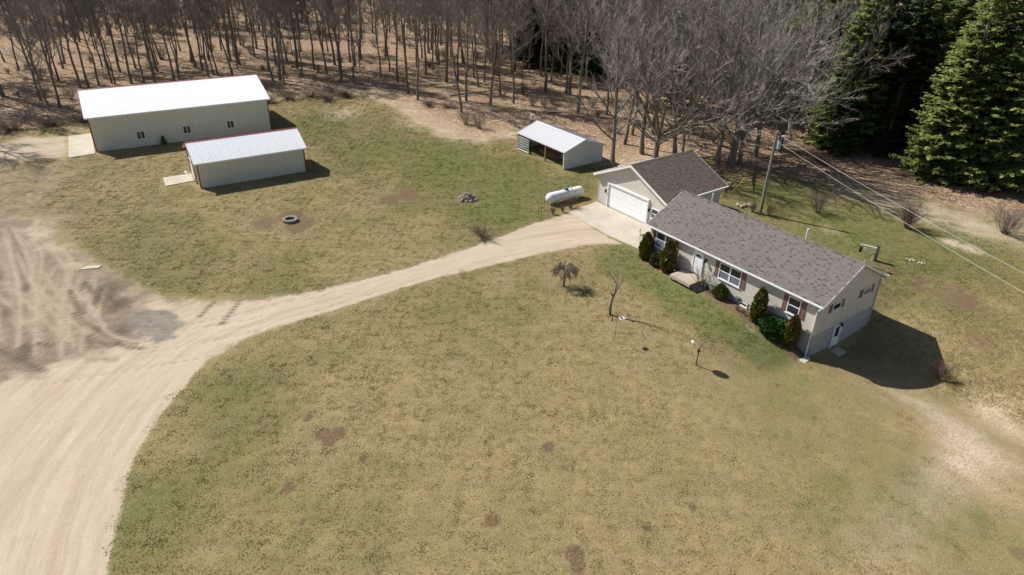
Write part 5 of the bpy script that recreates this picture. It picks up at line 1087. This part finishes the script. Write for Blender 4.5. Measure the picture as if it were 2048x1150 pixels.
# stones by the pole
sp=empty('rock_cluster',(21.95,60.3,0),0,'pale rocks and brush heap left of the power pole behind the house','rocks')
for k in range(12): s=rg.uniform(.14,.3); put('stone',SM[rg.randrange(9)],sp,(rg.uniform(-.9,.9),rg.uniform(-.5,.5),.1),rot=(rg.uniform(-.5,.5),0,rg.uniform(0,6)),scale=(s,s,s))
# power pole
PX,PY=22.71,58.28; z0=H(PX,PY)
pp=empty('utility_pole',(PX,PY,z0),math.radians(-35),'tall grey wooden power pole with a pale blue transformer behind the house','power pole')
mb=MB(); mb.tube([(0,0,-.3),(0,0,3.5),(0.02,0,7.75-z0)],[.15,.13,.10],12); mb.build('pole',[bark('pole_wood',(.17,.155,.12),(.30,.28,.23),1.5)],pp)
mb=MB(); mb.tube([(.38,0,6.2),(.38,0,6.24),(.38,0,6.80),(.38,0,6.9)],[.11,.16,.16,.1],14); mb.box(.1,.2,-.04,.04,6.35,6.65); tfm=mb.build('transformer',[M['transformer']],pp)
mb=MB(); mb.tube([(.38,.05,6.9),(.38,.05,7.05)],[.05,.03],8); mb.tube([(.3,-.08,6.9),(.28,-.1,7.02)],[.04,.03],8); mb.build('bushing',[M['white_trim']],tfm)
mb=MB(); mb.tube([(.1,0,7.3),(.5,0,7.42)],.025,6); mb.tube([(.45,0,7.4),(.75,0,7.46)],[.05,.04],8); mb.tube([(.5,.0,7.35),(.45,.12,7.0)],.02,5); mb.build('insulator_arm',[M['white_trim']],pp)
mb=MB(); mb.tube([(.05,.12,-.1),(.05,.12,2.9)],.04,6); mb.build('conduit',[M['grey_metal']],pp)
def wirept(u,v,z):
    d=fw+rt2*((u-1024)/F_PX)+up2*(-(v-575)/F_PX); t=(z-CAM_H)/d.z; return Vector((0,0,CAM_H))+d*t
for (za,end,lb) in ((7.4,WIRE_A,'upper pale overhead wire running right from the power pole'),(6.75,WIRE_B,'lower pale overhead wire running right from the transformer')):
    a=Vector((PX+.45*math.cos(-.6),PY+.45*math.sin(-.6),za)); b_=Vector(end); pts=[]
    for i in range(25): t=i/24; p=a.lerp(b_,t); p.z-=.5*4*t*(1-t)*.6; pts.append(p)
    m=MB(); m.tube(pts,.011,5); o=m.build('overhead_wire',[M['wire']]); tag(o,lb,'wire')
# guy-wire marker
gm=empty('guy_marker',(21.6,63.6,0),0,'yellow plastic guy wire guard leaning behind the garage corner','guy guard')
m=MB(); m.tube([(0,0,0),(.75,-.55,1.75)],.035,6); m.build('guard',[M['yellow_plastic']],gm)
m=MB(); m.tube([(0.0,0,-.05),(21.9-20.9,-5.0,7.0)],.008,4) if False else m.tube([(.75,-.55,1.75),(1.1,-5.2,7.0)],.01,4); m.build('cable',[M['wire']],gm)
# meter pedestal behind the shed
mp=empty('meter_pedestal',(2.1,84.6,0),.3,'grey post topped by a white meter box behind the livestock shed','meter post')
m=MB(); m.box(-.1,.1,-.08,.08,-.1,1.55); m.build('post',[M['wood_post']],mp); m=MB(); m.box(-.19,.19,-.16,.12,1.2,1.75); m.build('box',[M['white_paint']],mp); m=MB(); m.tube([(0,-.16,1.55),(0,-.24,1.55)],.11,12); m.build('meter_glass',[M['grey_metal']],mp)
# patio table and chairs
px0,py0=xy(HO,HR,-1.75,1.75)
tb_=empty('patio_table',(px0,py0,.04),.3,'round green metal patio table at the left corner of the house','table')
m=MB(); m.cone(0,0,[(.36,.68),(.38,.69),(.38,.71),(.36,.72)],20); m.build('table_top',[M['patio_green']],tb_)
for k in range(3):
    a=k*2.094; m=MB(); m.tube([(.3*math.cos(a),.3*math.sin(a),0),(.06*math.cos(a),.06*math.sin(a),.35),(.28*math.cos(a),.28*math.sin(a),.68)],.014,6); m.build('leg',[M['patio_green']],tb_)
def chair(x,y,rz,lb):
    c=empty('patio_chair',(x,y,.04),rz,lb,'chair','green metal patio chairs')
    m=MB(); m.cone(0,0,[(.2,.43),(.21,.44),(.21,.455),(.2,.465)],14); m.build('seat',[M['patio_green']],c)
    m=MB(); m.tube([(-.18,.17,.44),(-.18,.23,.88),(-.1,.25,.93),(.1,.25,.93),(.18,.23,.88),(.18,.17,.44)],.014,6); m.box(-.15,.15,.235,.252,.74,.90); m.build('backrest',[M['patio_green']],c)
    for sx in (-1,1):
        for sy in (-1,1): m=MB(); m.tube([(.13*sx,.13*sy,.44),(.2*sx,.22*sy,0)],.013,6); m.build('leg',[M['patio_green']],c)
cx_,cy_=xy(HO,HR,-2.45,1.75); chair(cx_,cy_,1.2,'green metal patio chair left of the round green table')
cx_,cy_=xy(HO,HR,-1.45,1.05); chair(cx_,cy_,3.4,'green metal patio chair between the round table and the corner arborvitae')
# satellite dish on a post
ds=empty('satellite_dish',(11.42,34.37,H(11.42,34.37)),0,'grey satellite dish on a short post in the front lawn','satellite dish')
dark=M['grey_metal']
m=MB(); m.tube([(0,0,-.1),(0.02,.02,1.15)],.035,8); m.build('post',[M['dark_metal']],ds)
m=MB(); m.tube([(-.02,.1,1.02),(.16,.05,.92),(.1,.0,.7)],.012,5); m.box(-.06,.08,-.07,.07,1.02,1.2); m.build('bracket',[M['dark_metal']],ds)
dn=Vector((-.73,.50,.37)).normalized(); bm=bmesh.new(); 
rings=[]; u_=dn.orthogonal().normalized(); w__=dn.cross(u_)
m=MB(); kk=24; cen=Vector((.10,.0,1.30)); prof=[(0.001,0),(.12,.008),(.24,.03),(.33,.058),(.335,.05),(.24,.018),(.12,-.004),(.001,-.012)]
base=[]
for r_,h_ in prof:
    for j in range(kk): a=2*math.pi*j/kk; p=cen+dn*h_+(u_*math.cos(a)*r_*1.0+w__*math.sin(a)*r_*1.1); m.v.append(tuple(p))
for i in range(len(prof)-1):
    for j in range(kk): a=i*kk+j; b_=i*kk+(j+1)%kk; m.f.append((a,b_,b_+kk,a+kk)); m.mi.append(0)
m.build('reflector',[dark],ds,smooth=True)
e=cen+dn*.62+Vector((0,0,-.02)); m=MB(); m.tube([tuple(cen-w__*.0+Vector((0,0,-.26))),tuple(e+Vector((0,0,-.05)))],.014,6); m.build('feed_arm',[M['grey_metal']],ds)
m=MB(); s_=Vector((0,.12,0)); 
for q in (-1,1): p=e+s_*q*.7; m.tube([tuple(p-dn*.02),tuple(p-dn*.09)],[.06,.05],10)
m.box(e.x-.03,e.x+.08,e.y-.12,e.y+.12,e.z-.06,e.z+.03); m.build('receiver',[M['white_paint']],ds)
# shepherd hook with hanging feeders
hk=empty('feeder_hook',(6.67,36.69,0),.2,'thin black double shepherd hook standing in the front lawn','hook')
m=MB(); m.tube([(0,0,-.1),(.02,0,2.0),(.08,0,2.12),(.22,0,2.16),(.34,0,2.08),(.34,0,2.0)],.011,5); m.build('rod',[M['dark_metal']],hk)
m=MB(); m.tube([(.02,0,1.95),(-.06,0,2.12),(-.2,0,2.16),(-.3,0,2.08),(-.3,0,2.0)],.010,5); m.build('arm',[M['dark_metal']],hk)
m=MB(); m.tube([(-.16,0,.0),(-.16,0,.0),(.16,0,.0)],.008,4); m.build('foot_bar',[M['dark_metal']],hk)
c,s=math.cos(.2),math.sin(.2)
fd=empty('tray_feeder',(6.67+.34*c,36.69+.34*s,0),.6,'square pale bird feeder tray hanging from the right arm of the hook','feeder')
m=MB(); m.box(-.16,.16,-.16,.16,1.66,1.675); 
for a in ((-.16,.16,-.16,-.14),(-.16,.16,.14,.16),(-.16,-.14,-.14,.14),(.14,.16,-.14,.14)): m.box(*a,1.675,1.72)
m.build('tray',[M['white_trim']],fd); m=MB(); m.box(-.06,.05,-.06,.06,1.677,1.72); m.build('seed_heap',[M['black']],fd)
m=MB()
for sx in (-1,1): m.tube([(.14*sx,0,1.7),(0,0,2.0)],.004,3)
m.build('hanger',[M['dark_metal']],fd)
fd=empty('tube_feeder',(6.67-.3*c,36.69-.3*s,0),0,'slim dark tube bird feeder hanging from the left arm of the hook','feeder')
m=MB(); m.tube([(0,0,1.56),(0,0,1.60),(0,0,1.84),(0,0,1.88)],[.05,.035,.035,.01],8); m.build('tube',[M['black']],fd); m=MB(); m.tube([(0,0,1.88),(0,0,2.0)],.004,3); m.build('hanger',[M['dark_metal']],fd)
# weeping tree
def weeping():
    rs=np.random.RandomState(3); tr,cr=TM(),TM(); P=curve((0,0,-.1),(.05,0,1),1.7,5,0,.06,rs); tube_np(tr,P,[.11,.08,.07,.07,.06],8)
    for i in range(44):
        az=i*2.4+rs.uniform(-.3,.3); el=rs.uniform(.2,1.1); d=np.array([math.cos(az)*math.cos(el),math.sin(az)*math.cos(el),math.sin(el)]); Q=curve(P[-1]-np.array([0,0,rs.uniform(0,.2)]),d,rs.uniform(.8,1.2),7,-1.55,.10,rs); tube_np(tr,Q,np.linspace(.03,.006,7),4)
        for k in range(5):
            q,dd=at_t(Q,rs.uniform(.25,.95)); nd=rdir(dd,rs.uniform(.4,1.),rs.uniform(0,6.28)); S=curve(q,nd,rs.uniform(.25,.45),4,-1.0,.1,rs); tube_np(cr,S,[.011,.009,.007,.005],3); twigs(cr,S,rs,9,.25,.007,.8,.1,-.4)
    return tr.mesh('trunk',M['bark']),cr.mesh('crown',M['twig_red'])
o=empty('weeping_tree',(3.75,43.78,0),0,'small umbrella-shaped weeping tree with bare branches in the front lawn','tree'); a,b_=weeping(); put('trunk',a,o); put('crown',b_,o)
# crooked pruned sapling
def crook():
    rs=np.random.RandomState(8); tr,cr=TM(),TM(); P=np.array([[0,0,-.1],[-.03,0,.5],[.0,0,1.0],[.12,0,1.55]]); tube_np(tr,P,[.11,.09,.085,.085],8)
    def limb(pts,r0): 
        tube_np(tr,np.array(pts),np.linspace(r0,.012,len(pts)),6)
        for k in range(9): q,dd=at_t(np.array(pts),rs.uniform(.3,.99)); nd=rdir(dd,rs.uniform(.3,.8),rs.uniform(0,6.28)); nd[2]+=.3; S=curve(q,nd,rs.uniform(.4,.9),4,.3,.1,rs); tube_np(cr,S,[.012,.009,.006,.003],3); twigs(cr,S,rs,5,.25,.005,.6)
    limb([[.12,0,1.5],[.2,.02,1.9],[.22,.0,2.4],[.05,-.05,2.8],[-.22,-.1,3.1],[-.4,-.1,3.45]],.055)
    limb([[.13,0,1.5],[.28,.05,1.8],[.33,.08,2.3],[.28,.15,2.8],[.32,.2,3.2]],.045); limb([[.2,0,1.8],[.36,-.1,2.1],[.5,-.2,2.5],[.55,-.25,2.9]],.03)
    tube_np(tr,np.array([[.08,0,1.5],[-.04,-.02,1.66],[-.06,-.03,1.74]]),[.06,.055,.05],8)
    return tr.mesh('trunk',M['bark_grey']),cr.mesh('crown',M['twig_light'])
o=empty('crooked_tree',(6.76,39.94,0),0,'thin crooked pruned young tree standing alone in the front lawn','tree'); a,b_=crook(); put('trunk',a,o); put('crown',b_,o)
# trellis
tl_=empty('garden_trellis',(2.5,56.75,0),.4,'thin dark wire arch trellis left of the propane tank','trellis')
for x in (-.28,.28,0): m=MB(); m.tube([(x,0,-.1),(x,0,1.45 if x else 1.75)],.012,4); m.build('rod',[M['dark_metal']],tl_)
m=MB(); m.tube([(-.28,0,1.45),(-.2,0,1.66),(0,0,1.75),(.2,0,1.66),(.28,0,1.45)],.012,4); m.build('arch',[M['dark_metal']],tl_)
for z in (.4,.8,1.2): m=MB(); m.tube([(-.28,0,z),(.28,0,z)],.008,4); m.build('rung',[M['dark_metal']],tl_)
o=empty('garden_stake',(3.05,56.95,0),0,'thin dark stake beside the arch trellis','stake'); m=MB(); m.tube([(0,0,-.1),(.03,0,1.5)],.014,4); m.build('rod',[M['dark_metal']],o)
# clothes frame with hanging planters behind the house
q=empty('plant_frame',(27.95,48.5,H(27.95,48.5)),-.62,'white crossbar frame behind the house with a basket and black item hung on it','plant frame')
m=MB(); m.tube([(0,0,-.1),(0,0,1.6)],.03,6); m.build('post',[M['white_trim']],q); m=MB(); m.box(-.62,.62,-.04,.04,1.6,1.67); m.build('crossbar',[M['white_trim']],q)
def hang(x,name,lb,cat,fn):
    c,s=math.cos(-.62),math.sin(-.62); o=empty(name,(27.95+c*x,48.5+s*x,H(27.95,48.5)),-.62,lb,cat); fn(o)
def f1(o): m=MB(); m.box(-.09,.09,-.08,.08,1.0,1.42); m.build('feeder_body',[M['black']],o); m=MB(); m.tube([(0,0,1.42),(0,0,1.6)],.005,3); m.build('hanger',[M['dark_metal']],o)
def f2(o): m=MB(); m.cone(0,0,[(.08,1.1),(.16,1.22),(.16,1.25)],12); m.build('pot',[M['plant_green']],o); m=MB(); [m.tube([(.15*math.cos(a),.15*math.sin(a),1.25),(0,0,1.6)],.005,3) for a in (0,2.1,4.2)]; m.build('hanger',[M['dark_metal']],o)
def f3(o): m=MB(); m.tube([(0,0,1.15),(0,0,1.4)],.05,8); m.box(-.1,.1,-.06,.06,1.4,1.46); m.build('feeder_body',[M['white_trim']],o)
hang(-.5,'box_feeder','black box hanging from the left end of the white crossbar frame','feeder',f1); hang(.5,'hanging_pot','green pot hanging from the right end of the white crossbar frame','pot',f2); hang(-.2,'bird_feeder','small white bird feeder hanging near the middle of the crossbar frame','feeder',f3)
sx_,sy_=29.15,49.35; o=empty('tree_stump',(sx_,sy_,H(sx_,sy_)),0,'upright broken tree stump on the lawn behind the house','stump')
t=TM(); tube_np(t,[[0,0,-.15],[0,0,.15],[.02,0,.8],[.05,.02,1.25]],[.3,.2,.17,.15],9); t.spike(np.array([.1,0,1.15]),np.array([.1,0,1.]),.5,.07); t.spike(np.array([-.05,.05,1.2]),np.array([0,0,1.]),.22,.06); put('trunk',t.mesh('trunk',M['bark']),o)
o=empty('flag_stake',(26.9,49.3,H(26.9,49.3)),0,'thin dark green pole on the lawn just behind the house ridge','pole'); m=MB(); m.tube([(0,0,-.1),(0.05,0,1.9)],.02,5); m.build('rod',[M['tank_green']],o)
# slabs and boards in the yard
m=MB(); m.slab([(-.75,-.25,.04),(.6,-.3,.06),(.7,.2,.05),(-.3,.3,.03)],.12,(0,0,1)); o=m.build('broken_slab',[M['concrete']]); o.location=(-31.8,45.3,0); o.rotation_euler=(0,0,.25); tag(o,'flat broken concrete slab lying at the grass edge of the dirt yard','slab')
rgx=random.Random(2)
for (x,y,lb) in ((32.2,49.5,'left clump of small white flowers on the back lawn'),(32.85,49.0,'right clump of small white flowers on the back lawn')):
    o=empty('flower_clump',(x,y,H(x,y)),0,lb,'flowers'); m=MB()
    for k in range(16): a=rgx.uniform(0,6.28); r_=rgx.uniform(0,.28); z=rgx.uniform(.05,.14); xx,yy=r_*math.cos(a),r_*math.sin(a); m.add([(xx-.03,yy-.03,z),(xx+.03,yy-.03,z),(xx+.03,yy+.03,z+.01),(xx-.03,yy+.03,z)],[(0,1,2,3)])
    m.build('blossom',[M['petal']],o); m=MB()
    for k in range(22): a=rgx.uniform(0,6.28); r_=rgx.uniform(0,.3); xx,yy=r_*math.cos(a),r_*math.sin(a); m.add([(xx-.015,yy,0),(xx+.015,yy,0),(xx+.04,yy+.03,.12)],[(0,1,2)])
    m.build('leaf',[M['plant_green']],o)
# white item leaning at the end wall of the small barn
xx,yy=xy((B2[0],B2[1]),B2[2],-.55,4.95); m=MB(); m.box(-.07,.07,-.4,.4,.0,.12); m.box(-.05,.05,-.2,.25,.121,.22); o=m.build('white_trough',[M['white_paint']]); o.location=(xx,yy,.03); o.rotation_euler=(0,0,B2[2]+.3); tag(o,'small white box lying by the end wall of the smaller barn','box')
# short dry grass: tiles of blades laid over the lawn
bl=bpy.data.collections.new('turf_sources'); TS=.85
for k in range(4):
    rs=np.random.RandomState(k); V=[];Fc=[];tn=[]; n=0
    for c in range(120):
        cx,cy=rs.uniform(-TS/2,TS/2,2)*1.05; ct=rs.random(); cl=rs.uniform(.6,1.3); lean=rs.normal(0,.6,2)
        for i in range(4):
            b0=np.array([cx+rs.normal(0,.018),cy+rs.normal(0,.018),-.02]); d=np.array([rs.normal(0,.5)+lean[0],rs.normal(0,.5)+lean[1],.8]); d/=np.linalg.norm(d); w_=np.cross(d,rs.normal(0,1,3)); w_/=np.linalg.norm(w_); l=cl*rs.uniform(.04,.075)
            V+=[b0-w_*.010,b0+w_*.010,b0+d*l]; Fc.append((n,n+1,n+2)); n+=3; tn.append(min(1,max(0,ct*.7+.3*rs.random())))
    me=bpy.data.meshes.new('turf_tile'); me.from_pydata([tuple(v) for v in V],[],Fc); me.materials.append(M['tuft']); a=me.attributes.new('tone','FLOAT','FACE'); a.data.foreach_set('value',tn); bl.objects.link(bpy.data.objects.new('turf_tile_source',me))
rn=np.random.RandomState(7); gx_,gy_=np.meshgrid(np.arange(-62,58,TS*.82),np.arange(15,112,TS*.82)); xx=gx_.ravel()+rn.uniform(-.15,.15,gx_.size); yy=gy_.ravel()+rn.uniform(-.15,.15,gx_.size)
infr=(abs(xx)<yy*.92+11); xx,yy=xx[infr],yy[infr]
ixx=np.clip(np.searchsorted(xs,xx),1,nx-2); iyy=np.clip(np.searchsorted(ys,yy),1,ny-2); ii=iyy*nx+ixx
keep=(sdS[ii]<-.12-.9*left[ii])&(thin[ii]<.45)&(leaf[ii]<.45)&(bare[ii]<.35)&(pale[ii]<.45)
ss,tt=house_st(xx,yy); keep&=~((ss>-.45)&(ss<15.2)&(tt>-.45)&(tt<7.45))
for B in (B1,B2,(GO[0],GO[1],GR,GW,GL),S_):
    dx,dy=xx-B[0],yy-B[1]; u=dx*math.cos(B[2])+dy*math.sin(B[2]); v=-dx*math.sin(B[2])+dy*math.cos(B[2]); keep&=~((u>-.5)&(u<B[3]+.5)&(v>-.5)&(v<B[4]+.5))
for B,q in ((B1,(-3.2,.1,-1.4,8.3)),(B2,(-3.4,.1,1.8,5.2)),((GO[0],GO[1],GR),(-.3,10.5,-5.,.1))):
    dx,dy=xx-B[0],yy-B[1]; u=dx*math.cos(B[2])+dy*math.sin(B[2]); v=-dx*math.sin(B[2])+dy*math.cos(B[2]); keep&=~((u>q[0])&(u<q[1])&(v>q[2])&(v<q[3]))
xx,yy,ii=xx[keep],yy[keep],ii[keep]; zz=Z[ii]+.004; e_=.4
gxx=(height(xx+e_,yy)-height(xx-e_,yy))/(2*e_); gyy=(height(xx,yy+e_)-height(xx,yy-e_))/(2*e_); rz_=rn.uniform(0,6.28,len(xx))
rots=[]
for a,b_,r_ in zip(gxx,gyy,rz_): rots.append(tuple((Vector((-a,-b_,1)).to_track_quat('Z','Y').to_matrix()@Matrix.Rotation(r_,3,'Z')).to_euler()))
scatter('grass',np.stack([xx,yy,zz],-1),rots,rn.uniform(.95,1.1,len(xx)),bl,'short dry grass of the lawn',green[ii])
